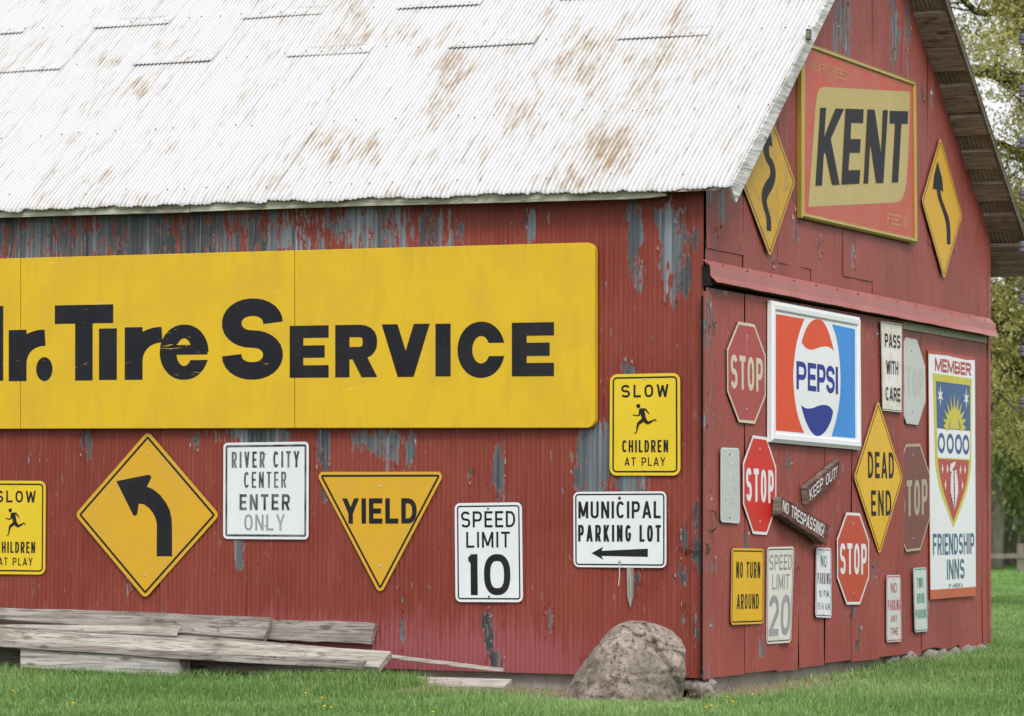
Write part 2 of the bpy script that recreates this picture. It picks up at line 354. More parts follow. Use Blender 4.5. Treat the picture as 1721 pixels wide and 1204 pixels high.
# fixed wall right of the sliding door
yd = pl(1519, 800, 0, .0)[1]; y0 = yd-.25
for k, y1 in enumerate((pl(1548, 800, 0, 0)[1], pl(1611, 800, 0, 0)[1], pl(1650, 800, 0, 0)[1], DEND)):
    zz = .0+[.0, .02, -.02, .01][k]
    corr_wall('wall_sheet', 'R', y0, y1, lambda s, a=zz: a+.012*np.sin(s*9), track_top, .004+(k % 2)*.004, RED2, PEELD, seed=200+k, base=.05)
    y0 = y1-.01
mk('wall_core', *quadbox([(-6.6, .03, 2.9), (-.02, .03, 2.9), (-.02, .03, .02), (-6.6, .03, .02)], (0, .05, 0)), DARK, barn)
ys = [0.03, 2.9, DEND-.02]
V = [(-.012, .03, .03), (-.012, DEND-.02, .03), (-.012, DEND-.02, RUND(DEND)-.02), (-.012, 2.93, LROOF(2.93)-.15), (-.012, .03, LROOF(.03)-.12)]
mk('gable_core', V+[(v[0]-.05, v[1], v[2]) for v in V], [(0, 1, 2, 3, 4), (9, 8, 7, 6, 5)]+[(i, (i+1) % 5, (i+1) % 5+5, i+5) for i in range(5)], DARK, barn)
mk('back_wall', *quadbox([(-6.6, DEND-.04, 2.95), (-.06, DEND-.04, 2.95), (-.06, DEND-.04, 0), (-6.6, DEND-.04, 0)], (0, -.04, 0)), RED, barn)
# corner batten on the far edge
mk('corner_trim', *quadbox([(.02, DEND-.05, 3.05), (.02, DEND+.012, 3.02), (.02, DEND+.012, .02), (.02, DEND-.05, .03)], (-.09, 0, 0)), RED2, barn)
# ---- sliding door
XD = .034
dz = lambda px, py: pl(px, py, 0, XD)
ye0, ye1 = dz(1184, 1137)[1], dz(1519, 1100)[1]
door = mk('sliding_door', *quadbox([(XD-.012, ye0+.01, 2.26), (XD-.012, ye1-.005, 2.26), (XD-.012, ye1-.005, .03), (XD-.012, ye0+.01, .03)], (-.018, 0, 0)), DARK, barn)  # backing painted black so the gaps around the sheets look shaded
seams = [1184, 1251, 1307, 1342, 1386, 1430, 1476, 1519]
zb_d = lambda s: .0+.0*s
for k in range(7):
    a, b = dz(seams[k], 1000)[1], dz(seams[k+1], 1000)[1]
    corr_wall('door_sheet', 'R', a+.0035, b-.0035, lambda s, k=k: np.full(s.shape, [.0, .005, -.01, .0, .012, .0, .01][k]), lambda s: np.full(s.shape, 2.31), XD+[0, .004, -.002, .003, 0, .004, 0][k], RED2, PEELD, seed=300+k, amp=.0026, tilt=[.0, .004, .0, -.004, .004, 0, .003][k], base=.05, parent=door)
mk('door_edge_trim', *quadbox([(XD+.009, ye0-.022, 2.285), (XD+.009, ye0+.075, 2.275), (XD+.009, ye0+.075, .0), (XD+.009, ye0-.022, -.005)], (-.012, 0, 0)), RED2, door)
for nm in ('door_edge_trim',):
    o = [c for c in door.children if c.name.startswith(nm)][0]; n_ = len(o.data.vertices)
    # subdivide so the peel map has something to live on
    bm = bmesh.new(); bm.from_mesh(o.data); bmesh.ops.subdivide_edges(bm, edges=bm.edges, cuts=30, use_grid_fill=True); bm.to_mesh(o.data); bm.free()
    P = np.array([v.co[:] for v in o.data.vertices]); px, py = proj(P)
    t_ = o.data.attributes.new('peel', 'FLOAT', 'POINT'); t_.data.foreach_set('value', blob(px, py, [(1192, 530, 9, 45, .50), (1190, 600, 8, 40, .36)], .12).astype(np.float32))
# ---- track cover (flashing) running above the door
def pr(t, y): return pl(0, 0, 0, 0) if False else None
A0, A1 = pl(1180, 437, 0, .018), pl(1660, 536, 0, .018)
B0, B1 = pl(1193, 446, 0, .055), pl(1671.6, 545, 0, .055)
C0, C1 = pl(1194, 464, 0, .058), pl(1671.6, 558, 0, .058)
D0, D1 = pl(1205, 475, 0, .095), pl(1678, 568, 0, .095)
N = 60; V = []
for i in range(N+1):
    t = i/N; j = .001*math.sin(t*37)+.0008*math.sin(t*91)
    step = .006 if t > .48 else 0.
    for a, b, kk in ((A0, A1, .3), (B0, B1, .6), (C0, C1, .8), (D0, D1, 1.2)):
        p = a+(b-a)*t; V.append((p[0]+j*kk+step, p[1], p[2]+j*kk*.8))
Fc = []
for i in range(N):
    if i == 29: 
        pass
    for c in range(3): Fc.append((i*4+c, (i+1)*4+c, (i+1)*4+c+1, i*4+c+1))
o = mk('track_cover', V, Fc, TRIM, barn); sm = o.modifiers.new('solid', 'SOLIDIFY'); sm.thickness = .004; sm.offset = -1
mk('track_rail', *quadbox([(.03, B0[1]+.02, B0[2]-.03), (.03, B1[1]-.06, B1[2]-.03), (.03, B1[1]-.06, B1[2]-.10), (.03, B0[1]+.02, B0[2]-.10)], (-.02, 0, 0)), RUSTY, barn)
P = [pl(1505, 538, 0, .022), pl(1659, 566, 0, .022), pl(1659, 577, 0, .022), pl(1505, 551, 0, .022)]
mk('header_board', *quadbox(P, (-.02, 0, 0)), FASC, barn)
mk('track_opening_shade', *quadbox([(.002, B0[1]+.012, B0[2]+.0), (.052, B0[1]+.012, B0[2]-.005), (.060, B0[1]+.012, B0[2]-.12), (.002, B0[1]+.012, B0[2]-.12)], (0, .02, 0)), DARK, barn)  # black box added for the shade in the cover's open end
# rivets on the cover
for i in range(14):
    t = .04+i*.071; p = A0+(B0-A0)*.72+((A1+(B1-A1)*.72)-(A0+(B0-A0)*.72))*t
    mk('nail_head', *tube([p+np.array([0, 0, .0]), p+np.array([.008, 0, .008])], .007, 6), RUSTY, barn)

# ---- roof sheets: eave courses and laps
nrm = np.array([0, -SL, 1.])/math.hypot(SL, 1); ups = np.array([0, 1., SL])/math.hypot(SL, 1)
rx = [.228, -.455]
while rx[-1] > -6.6: rx.append(rx[-1]-.606)
RUST = [(185, 100, 22, 12, .55), (1205 - 600, 60, 40, 30, .5), (1000, 95, 55, 45, .55), (1020, 250, 50, 45, .75), (960, 300, 40, 22, .65), (760, 120, 30, 40, .62), (735, 190, 40, 40, .5), (560, 235, 45, 30, .5), (880, 175, 60, 40, .4), (1070, 95, 55, 25, .5),
        (235, 150, 12, 18, .6), (280, 240, 40, 20, .35), (165, 300, 30, 18, .5), (600, 45, 30, 40, .5), (1140, 30, 30, 35, .45), (245, 345-10, 40, 10, .5), (540, 225, 25, 20, .45), (370, 330, 30, 12, .4), (620, 250, 20, 25, .45), (1080, 160, 40, 40, .45), (270, 60, 50, 40, .25), (110, 250, 60, 25, .2), (700, 60, 60, 30, .35)]
def roof_sheet(xa, xb, ya, yb, off, seed, eave=False, lift=0.):
    L0 = (ya-EY)*math.hypot(1, SL); L1 = (yb-EY)*math.hypot(1, SL)
    n = int(round((xb-xa)/PITCH*8)); s = np.linspace(xa, xb, n+1); nr = max(6, int((L1-L0)/.05)); q = np.linspace(L0, L1, nr+1)
    S, Q = np.meshgrid(s, q); r = np.random.default_rng(seed); ph = r.uniform(0, 6, 6)
    if eave:   # ragged, slightly bent lower edge
        e = .010*np.sin(S*9+ph[0])+.007*np.sin(S*31+ph[1])+.004*np.sin(S*67)
        Q = Q+(e-.012)*np.clip(1-(Q-L0)/.3, 0, 1)
    cs = np.cos(2*math.pi*S/PITCH)
    D = off+.0042*cs+.002*np.sin(S*6+Q*2+ph[2])+.002*np.sin(Q*5+ph[3])
    D += lift*np.clip(1-(Q-L0)/.12, 0, 1)
    if lift: D += -.0062*np.clip((Q-L0-.05)/.10, 0, 1)
    if eave: D -= np.clip(1-(Q-L0)/.16, 0, 1)**2*(.006+.010*np.sin(S*4.3+ph[4])**2)
    P = np.array([0, EY, EZ])+S[..., None]*np.array([1., 0, 0])+Q[..., None]*ups+D[..., None]*nrm+RISE(S)[..., None]*Zv
    P = P.reshape(-1, 3); px, py = proj(P)
    nc = n+1; i = np.arange(nr)[:, None]*nc+np.arange(n)[None]
    Fc = np.stack([i, i+1, i+nc+1, i+nc], -1).reshape(-1, 4)
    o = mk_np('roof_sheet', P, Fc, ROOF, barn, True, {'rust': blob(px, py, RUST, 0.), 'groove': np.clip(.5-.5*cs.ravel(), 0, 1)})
    sm = o.modifiers.new('solid', 'SOLIDIFY'); sm.thickness = .0022; sm.offset = -1
    return o
for k in range(len(rx)-1):
    xb, xa = rx[k], rx[k+1]-.015
    lap = 1.19 if k % 2 == 1 else 1.63
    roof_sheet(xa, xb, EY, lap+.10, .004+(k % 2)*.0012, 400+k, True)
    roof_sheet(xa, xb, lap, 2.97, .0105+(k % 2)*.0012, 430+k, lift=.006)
    # nails in rows
roofnails = []
for lap in (-.08, .5, 1.22, 1.66, 2.15):
    for i in range(46):
        x = .2-i*.149+random.uniform(-.02, .02); x = round(x/PITCH)*PITCH
        if random.random() < .3: continue
        q = (lap-EY)*math.hypot(1, SL)+random.uniform(-.02, .02)
        p = np.array([x, EY, EZ+float(RISE(x))])+q*ups+.018*nrm
        roofnails.append(tube([p, p+nrm*.006], [.006, .004], 5))
o = mk('roof_nail', *join(*roofnails), RUSTY, barn); o['kind'] = 'stuff'
# right slope: sheet, boards under it
def rp_(y, x, d=0.): return (x, y, RUND(y)+d)
yR1 = 6.08
V = []; n = int((.285+6.6)/PITCH*8); s = np.linspace(-6.6, .285, n+1); S, Q = np.meshgrid(s, np.linspace(2.93, yR1, 10))
P = np.stack([S, Q, RUND(Q)+.036+.0045*np.cos(2*math.pi*S/PITCH)], -1).reshape(-1, 3); nc = n+1
i = np.arange(9)[:, None]*nc+np.arange(n)[None]
o = mk_np('roof_sheet', P, np.stack([i, i+1, i+nc+1, i+nc], -1).reshape(-1, 4), paint('grimy galvanised sheet', (.34, .30, .25), .6, (.17, .13, .095), .8), barn, True, {'rust': np.full(len(P), .3), 'groove': np.full(len(P), .4)})
sm = o.modifiers.new('solid', 'SOLIDIFY'); sm.thickness = .002
# under face of the overhang: boards with corrugated steel between (photo rows of the soffit)
def ysof(pyv):
    # the y where the soffit's middle line (x = .13) is seen at photo row pyv
    lo, hi = 2.9, 6.6
    for _ in range(40):
        mid = (lo+hi)/2
        if proj((.13, mid, RUND(mid)))[1] < pyv: lo = mid
        else: hi = mid
    return lo
for a, b in [(-150, -110), (-100, -62), (-58, -20), (23, 54), (56, 80), (83, 121), (146, 171), (173, 190), (198, 229), (256, 285), (310, 339), (362, 391), (414, 438), (440, 466)]:
    ya, yb = ysof(a), ysof(b)-.004
    j1, j2 = random.uniform(0, .008), random.uniform(0, .008)
    V, Fc = quadbox([rp_(ya, .255-j1), rp_(yb, .255-j2), rp_(yb, -.9), rp_(ya, -.9)], (0, 0, .024))
    mk('roof_board', V, Fc, WOODR, barn)
# rake trims
V, Fc = quadbox([(.275, 2.95, RUND(2.95)+.045), (.275, yR1, RUND(yR1)+.045), (.275, yR1, RUND(yR1)-.0), (.275, 2.95, RUND(2.95)-.0)], (-.018, 0, 0))
mk('rake_board', V, Fc, WOODD, barn)
# left rake board
def lr(y, d, x): return (x, y, LROOF(y)+d)
V, Fc = quadbox([lr(EY+.0, .0, .240), lr(2.96, .004, .240), lr(2.96, -.045, .240), lr(EY+.09, -.165, .240)], (-.022, 0, 0))
o = mk('rake_board', V, Fc, RAKE, barn); bev(o, .004)
b = pl(1357, 58, 0, .24)
mk('wood_block', *quadbox([b+np.array([.02, -.03, .03]), b+np.array([.02, .02, .035]), b+np.array([.02, .02, -.035]), b+np.array([.02, -.03, -.03])], (-.02, 0, 0)), WOODD, barn)
# boards under the left overhang
for i in range(11):
    ya = EY+.015+i*.27; V, Fc = quadbox([lr(ya, -.032, .215), lr(ya+.18, -.032, .215), lr(ya+.18, -.032, -.3), lr(ya, -.032, -.3)], (0, 0, .020))
    mk('roof_board', V, Fc, WOODR, barn)
# eave fascia: two weathered boards butting near photo x = 320
yb_ = -.150
def fascia(xs):
    P = []
    top = []; bot = []
    for (x, yt, yb2) in xs:
        b_ = pl(x, yb2, 1, yb_); zt_ = min(LROOF(yb_)+float(RISE(b_[0]))-.012, b_[2]+(yb2-yt)*.0038); bot.append(b_); top.append(np.array([b_[0], b_[1], max(zt_, b_[2]+.006)]))
    n = len(xs); V = []
    for a, c in zip(top, bot): V += [a, c, a+np.array([0, .028, 0]), c+np.array([0, .028, 0])]
    Fc = [(0, 1, 3, 2), ((n-1)*4, (n-1)*4+2, (n-1)*4+3, (n-1)*4+1)]
    for i in range(n-1):
        q = i*4; Fc += [(q+4, q+5, q+1, q), (q+1, q+5, q+7, q+3), (q+4, q, q+2, q+6)]
    return V, Fc
mk('fascia_board', *fascia([(-260, 345, 377), (0, 340, 366), (160, 335, 361), (318, 330, 357)]), FASC, barn)
mk('fascia_board', *fascia([(320, 330, 356), (600, 322, 346.5), (850, 314, 340.5), (1053, 313, 335), (1085, 317, 333), (1118, 326, 329.5)]), FASC, barn)
mk('soffit_board', *quadbox([(-6.6, -.12, 2.93), (.1, -.12, 2.885), (.1, -.0, 2.93), (-6.6, -.0, 2.95)], (0, 0, .01)), WOODD, barn)
# foundation
mk('foundation', *quadbox([(-6.6, .05, .03), (-.02, .05, .03), (-.02, .05, -.4), (-6.6, .05, -.4)], (0, .25, 0)), CONC, barn)
mk('foundation', *quadbox([(-.03, .05, .03), (-.03, 5.72, .03), (-.03, 5.72, -.4), (-.03, .05, -.4)], (-.25, 0, 0)), CONC, barn)

# curling flakes of paint at the edges of the bare patches
rf = random.Random(5); FV = {0: [], 1: []}; FF = {0: [], 1: []}
for wall, L_, n_ in (('L', PEELL, 420), ('R', PEELR, 120), ('D', PEELD, 90)):
    for _ in range(n_):
        x, y, rx_, ry_, st = rf.choice(L_); q = rf.uniform(0, 6.283); k = rf.uniform(.75, 1.25)
        x, y = x+rx_*k*math.cos(q), y+ry_*k*math.sin(q)
        if x < -100 or (wall == 'L' and (x > 1172 or y < 345)): continue
        if wall == 'L': p = pl(x, y, 1, -.0165); nn = np.array([0, -1., 0]); al = np.array([1., 0, 0])
        else: p = pl(x, y, 0, .0165 if wall == 'R' else XD+.008); nn = np.array([1., 0, 0]); al = np.array([0, 1., 0])
        if p[2] < .03 or p[2] > 4.4 or (wall == 'R' and (p[2] < 2.4 or p[1] < .05 or p[2] > LROOF(p[1])-.15 or p[2] > RUND(p[1])-.1)) or (wall == 'D' and p[2] > 2.2): continue
        w_ = rf.uniform(.0015, .004); h_ = rf.uniform(.008, .034); o_ = rf.uniform(.003, .010); sgn = rf.choice((-1, 1)); c = rf.random() < .45
        b = len(FV[c]); u = Zv*h_; v = al*w_*sgn
        FV[c] += [p, p+u*.5+v*.3, p+u, p+v*1.6+u*.15+nn*o_, p+v*2+u*.6+nn*o_*1.5, p+v*1.3+u*.95+nn*o_]
        FF[c] += [(b, b+3, b+4, b+1), (b+1, b+4, b+5, b+2)]
for c, m_ in ((0, RED2), (1, paint('pale underside of flakes', (.36, .34, .33), .6))):
    o = mk('paint_flakes', FV[c], FF[c], m_, barn); o['kind'] = 'stuff'
# ------------------------------------------------------------------ rocks
def rock(name, c, r, seed, mat, parent=None, sub=4, shape=None, amp=.22):
    bm = bmesh.new(); bmesh.ops.create_icosphere(bm, subdivisions=sub, radius=1)
    from mathutils import noise as N
    for v in bm.verts:
        d = v.co.normalized(); q = d*1.1+Vector((seed*3.1, seed*1.7, seed))
        f = 1+amp*N.noise(q*1.2)+amp*.5*N.noise(q*2.6)+amp*.22*N.noise(q*6)+amp*.09*N.noise(q*15)+amp*.05*N.noise(q*32)
        # flat facets
        cell = N.noise(q*1.8+Vector((9, 9, 9)))
        v.co = d*f*(1-.06*round(cell*3))
        if shape: v.co = shape(v.co)
        v.co = Vector((v.co.x*r[0], v.co.y*r[1], v.co.z*r[2]))
    me = bpy.data.meshes.new(name); bm.to_mesh(me); bm.free(); me.materials.append(mat)
    me.polygons.foreach_set('use_smooth', [True]*len(me.polygons))
    o = bpy.data.objects.new(name, me); col.objects.link(o); o.location = c
    if parent: o.parent = parent
    return o
def stonemat(name, a, b, d):
    n = NT(name, .25); c = n.coord((1, 1, 1))
    g = n.noise(c, 11., 8, .72); h = n.noise(c, 38., 5, .75); k = n.noise(c, 4., 4)
    r = n.mix(n.ramp(g, .35, .65), a, b); r = n.mix(n.math('MULTIPLY', n.ramp(h, .50, .62), .85), r, d); r = n.mix(n.math('MULTIPLY', n.ramp(k, .48, .62), .6), r, (.15, .145, .105))
    sp = n.noise(c, 130., 2); r = n.mix(n.math('MULTIPLY', n.ramp(sp, .60, .68), .5), r, (.50, .42, .38))
    n.set('Base Color', r); n.set('Roughness', .9); n.bump(n.math('ADD', n.math('MULTIPLY', g, 1.6), n.math('ADD', h, n.math('MULTIPLY', sp, .4))), .9, .012); return n.m
STONE = stonemat('pink granite', (.23, .18, .15), (.46, .375, .32), (.05, .05, .042))
STONE2 = stonemat('grey fieldstone', (.25, .215, .19), (.38, .35, .32), (.10, .09, .08))
bl = pl(1056, 1183, 2, -.10); bsc = 1/np.linalg.norm(pl(1057, 1183, 2, -.10)-bl)   # photo pixels per metre there
SIL = [(-40, 950, 1148), (0, 956, 1150), (33, 966, 1154), (63, 984, 1157), (88, 1003, 1157), (103, 1016, 1153), (118, 1031, 1136), (128, 1045, 1115), (134, 1062, 1092)]
from mathutils import noise as MN
def build_boulder():
    nz, na = 90, 150; V = []; Fc = []
    for a in range(nz+1):
        t = a/nz; ht = -40+174*math.sin(t*math.pi/2)**.9
        k = max(i for i in range(len(SIL)-1) if SIL[i][0] <= ht+1e-6); f = (ht-SIL[k][0])/(SIL[k+1][0]-SIL[k][0])
        xl = SIL[k][1]*(1-f)+SIL[k+1][1]*f; xr = SIL[k][2]*(1-f)+SIL[k+1][2]*f
        if a == nz: xl = xr = 1077
        xc, hw = ((xl+xr)/2-1056)/bsc, (xr-xl)/2/bsc; z = ht/bsc
        dep = .33*(1-(max(ht, 0)/140)**2.6)**.5 if ht < 134 else .03
        if a == nz: dep = 0
        for b in range(na):
            q = 2*math.pi*b/na; c, s_ = math.cos(q), math.sin(q); e = .82
            x = xc+hw*math.copysign(abs(c)**e, c); y = dep*math.copysign(abs(s_)**e, s_)
            q3 = Vector((x*1., y, z)); nd = Vector((c, s_, .5)).normalized()
            rid = 1-abs(MN.noise(q3*6+Vector((3, 1, 7)))*2)
            n1 = MN.noise(q3*4.2+Vector((1, 2, 3)))*.030+MN.noise(q3*9)*.018+MN.noise(q3*22)*.008+MN.noise(q3*55)*.004
            # a few broad facets and a slanting cleft down from the right shoulder
            cl = abs((x-.18)+.55*(z-.30)+.02*MN.noise(q3*12)); cleft = -.030*math.exp(-(cl/.014)**2)*(1 if y < 0 else 0)
            cl2 = abs((z-.36)+.5*(x-.10)+.03*MN.noise(q3*9+Vector((4, 4, 4)))); cleft -= .016*math.exp(-(cl2/.010)**2)*(1 if y < 0 else 0)
            n1 += -.012*max(0, rid-.72)*3+cleft
            damp = 1 if a < nz-3 else .4
            V.append((x+nd.x*n1*damp*.8, y+nd.y*n1*damp*1.6, z+nd.z*n1*damp*.5))
    for a in range(nz):
        for b in range(na): Fc.append((a*na+b, a*na+(b+1) % na, (a+1)*na+(b+1) % na, (a+1)*na+b))
    return V, Fc
V, Fc = build_boulder()
br = mk('boulder', V, Fc, STONE, None, True, (bl[0]+.30*F0[0], bl[1]+.30*F0[1], -.10)); br.rotation_euler = (0, 0, AZ-.02)
tag(br, 'big pinkish granite boulder in the grass by the barn corner', 'boulder')
p = pl(1170, 1176, 2, -.11)
tag(rock('stone', (p[0], p[1]+.08, -.075), (.075, .07, .062), 8, STONE, sub=4), 'small round stone tucked behind the right foot of the boulder', 'stone')
for i, (x, y, rr, hh) in enumerate([(1190, 1148, .09, .055), (1165, 1143, .05, .04), (1212, 1150, .06, .045)]):
    p = pl(x, y, 1, -.0); rock('foundation_stone', (min(p[0], .0)-.02, .04, -.05), (rr, .05, hh), 20+i, STONE2, barn, 3)
for i, x in enumerate([1500, 1530, 1562, 1585, 1604, 1622, 1634, 1648]):
    p = pl(x, 1100, 0, .0); rock('foundation_stone', (-.03+.012*(i % 3), p[1], -.035), (.06, .13 if i < 6 else .10, .06), 30+i, STONE2, barn, 3)

# ------------------------------------------------------------------ glyphs
def se(cx, cy, rx_, ry_, a0, a1, n=14, e=2.5):
    out = []
    for i in range(n+1):
        a = math.radians(a0+(a1-a0)*i/n); c, s = math.cos(a), math.sin(a)
        out.append((cx+rx_*math.copysign(abs(c)**(2/e), c), cy+ry_*math.copysign(abs(s)**(2/e), s)))
    return out
def glyph(ch, w, t):
    h = t/2; L, R, B, T, M = h, w-h, h, 1-h, .5; m = w/2; E = .04
    g = ch
    if g == 'I' : return [[(m, 0), (m, 1)]]
    if g == 'A': return [[(L*.9-.02*w, -.0-E), (m, 1+.0)], [(m, 1), (w-L*.9+.02*w, -E)], [(w*.22, .28), (w*.78, .28)]]
    if g == 'B': return [[(L, 0), (L, 1)], [(L, T), (w-t*1.1-.08*w, T)]+se(w-t*.5-.28*w, (T+M)/2, .25*w, (T-M)/2, 85, -85, 8)+[(L, M)], [(L, M), (w*.6, M)]+se(R-.3*w, (B+M)/2, .3*w, (M-B)/2, 85, -85, 8)+[(L, B)]]
    if g == 'C': return [se(m, .5, R-m, .5-h, 38, 322, 22)]
    if g == 'D': return [[(L, 0), (L, 1)], [(L, T), (w*.4, T)]+se(w*.4, .5, R-w*.4, .5-h, 88, -88, 16, 2.3)+[(L, B)]]
    if g == 'E': return [[(L, 0), (L, 1)], [(L, T), (w, T)], [(L, M), (w*.9, M)], [(L, B), (w, B)]]
    if g == 'F': return [[(L, 0), (L, 1)], [(L, T), (w, T)], [(L, M), (w*.88, M)]]
    if g == 'G': return [se(m, .5, R-m, .5-h, 38, 350, 24)+[(R, .47)], [(m, .46), (R+h, .46)]]
    if g == 'H': return [[(L, 0), (L, 1)], [(R, 0), (R, 1)], [(L, M), (R, M)]]
    if g == 'K': return [[(L, 0), (L, 1)], [(L, .34), (R+.02, 1+E)], [(w*.38, .56), (R+.02, -E)]]
    if g == 'L': return [[(L, 0), (L, 1)], [(L, B), (w, B)]]
    if g == 'M': return [[(L, 0), (L, 1)], [(R, 0), (R, 1)], [(L, 1), (m, .12)], [(m, .12), (R, 1)]]
    if g == 'N': return [[(L, 0), (L, 1)], [(R, 0), (R, 1)], [(L, 1), (R, 0)]]
    if g in 'O0': return [se(m, .5, R-m, .5-h, 0, 360, 30, 2.5)]
    if g == 'P': return [[(L, 0), (L, 1)], [(L, T), (w*.55, T)]+se(w*.55, (T+.44)/2, R-w*.55, (T-.44)/2, 85, -85, 10)+[(L, .44)]]
    if g == 'R': return [[(L, 0), (L, 1)], [(L, T), (w*.55, T)]+se(w*.55, (T+.46)/2, R-w*.55, (T-.46)/2, 85, -85, 10)+[(L, .46)], [(w*.5, .5), (R+.01, -E)]]
    if g == 'S': return [se(m, (T+M)/2, R-m, (T-M)/2, 22, 270, 16, 2.3)[:-1]+se(m, (B+M)/2, R-m, (M-B)/2, 90, -158, 16, 2.3)]
    if g == 'T': return [[(0, T), (w, T)], [(m, 0), (m, 1)]]
    if g == 'U': return [[(L, 1)]+se(m, .3, R-m, .3-h, 180, 360, 14)+[(R, 1)]]
    if g == 'V': return [[(L*.8, 1+E), (m, 0)], [(m, 0), (w-L*.8, 1+E)]]
    if g == 'W': return [[(L*.8, 1+E), (w*.27, 0)], [(w*.27, 0), (m, .92)], [(m, .92), (w*.73, 0)], [(w*.73, 0), (w-L*.8, 1+E)]]
    if g == 'X': return [[(L, 1+E), (R, -E)], [(L, -E), (R, 1+E)]]
    if g == 'Y': return [[(L*.7, 1+E), (m, .42)], [(w-L*.7, 1+E), (m, .42)], [(m, .5), (m, 0)]]
    if g == '1': return [[(R, 0), (R, 1)], [(0, .82), (R, .93)]]
    if g == '2': return [se(m, 1-h-(R-m)*.95, R-m, min((R-m)*.95, .3), 165, -20, 12, 2.2)+[(L+.01, B+.02)], [(0, B), (w, B)]]
    if g == '6': return [se(m, .31, R-m, .31-h, 0, 360, 20, 2.3), se(m, .6, R-m, .4-h, 50, 180, 10)+[(L, .31)]]
    if g == '!': return [[(m, .3), (m, 1)], [(m, 0), (m, .16)]]
    if g == '.': return [[(m, 0), (m, t)]]
    if g == 'r': return [[(L, 0), (L, 1)], se(w, .34, w-h, .66-h, 180, 90, 12, 2.1)]
    if g == 'i': return [[(m, 0), (m, 1)]]
    if g == 'e': return [se(m, .5, R-m, .5-h, -8, 328, 26, 2.2), [(L, .50), (w-.02, .50)]]
    return []
RELW = {'I': None, 'i': None, '!': None, '.': None, 'M': 1.22, 'W': 1.32, 'L': .85, 'T': .92, 'F': .9, '1': .5, ' ': .55, 'E': .88, 'A': 1.08, 'Y': 1.05}
def clip(poly, w):
    for ax, lim, sg in ((1, 0, 1), (1, 1, -1), (0, -.02, 1), (0, w+.02, -1)):
        out = []
        for i in range(len(poly)):
            a, b = poly[i-1], poly[i]; da, db = sg*(a[ax]-lim), sg*(b[ax]-lim)
            if (da >= 0) != (db >= 0):
                s = da/(da-db); out.append((a[0]+(b[0]-a[0])*s, a[1]+(b[1]-a[1])*s))
            if db >= 0: out.append(b)
        poly = out
        if len(poly) < 3: return []
    return poly
def stroke(pl_, t):
    """quads of a thick polyline with mitred joints; t may be a list of widths"""
    n = len(pl_); offs = []
    closed = n > 3 and math.hypot(pl_[0][0]-pl_[-1][0], pl_[0][1]-pl_[-1][1]) < 1e-6
    def nr(a, b):
        d = (b[0]-a[0], b[1]-a[1]); l = math.hypot(*d) or 1e-9; return (-d[1]/l, d[0]/l)
    for i in range(n):
        ns = []
        if i > 0: ns.append(nr(pl_[i-1], pl_[i]))
        elif closed: ns.append(nr(pl_[-2], pl_[-1]))
        if i < n-1: ns.append(nr(pl_[i], pl_[i+1]))
        elif closed: ns.append(nr(pl_[0], pl_[1]))
        x, y = sum(q[0] for q in ns)/len(ns), sum(q[1] for q in ns)/len(ns)
        l2 = max(x*x+y*y, .35); x, y = x/l2, y/l2
        tt = (t[i] if isinstance(t, (list, tuple)) else t)/2
        offs.append((x*tt, y*tt))
    Q = []
    for i in range(n-1):
        a, b, oa, ob = pl_[i], pl_[i+1], offs[i], offs[i+1]
        Q.append([(a[0]-oa[0], a[1]-oa[1]), (b[0]-ob[0], b[1]-ob[1]), (b[0]+ob[0], b[1]+ob[1]), (a[0]+oa[0], a[1]+oa[1])])
    return Q

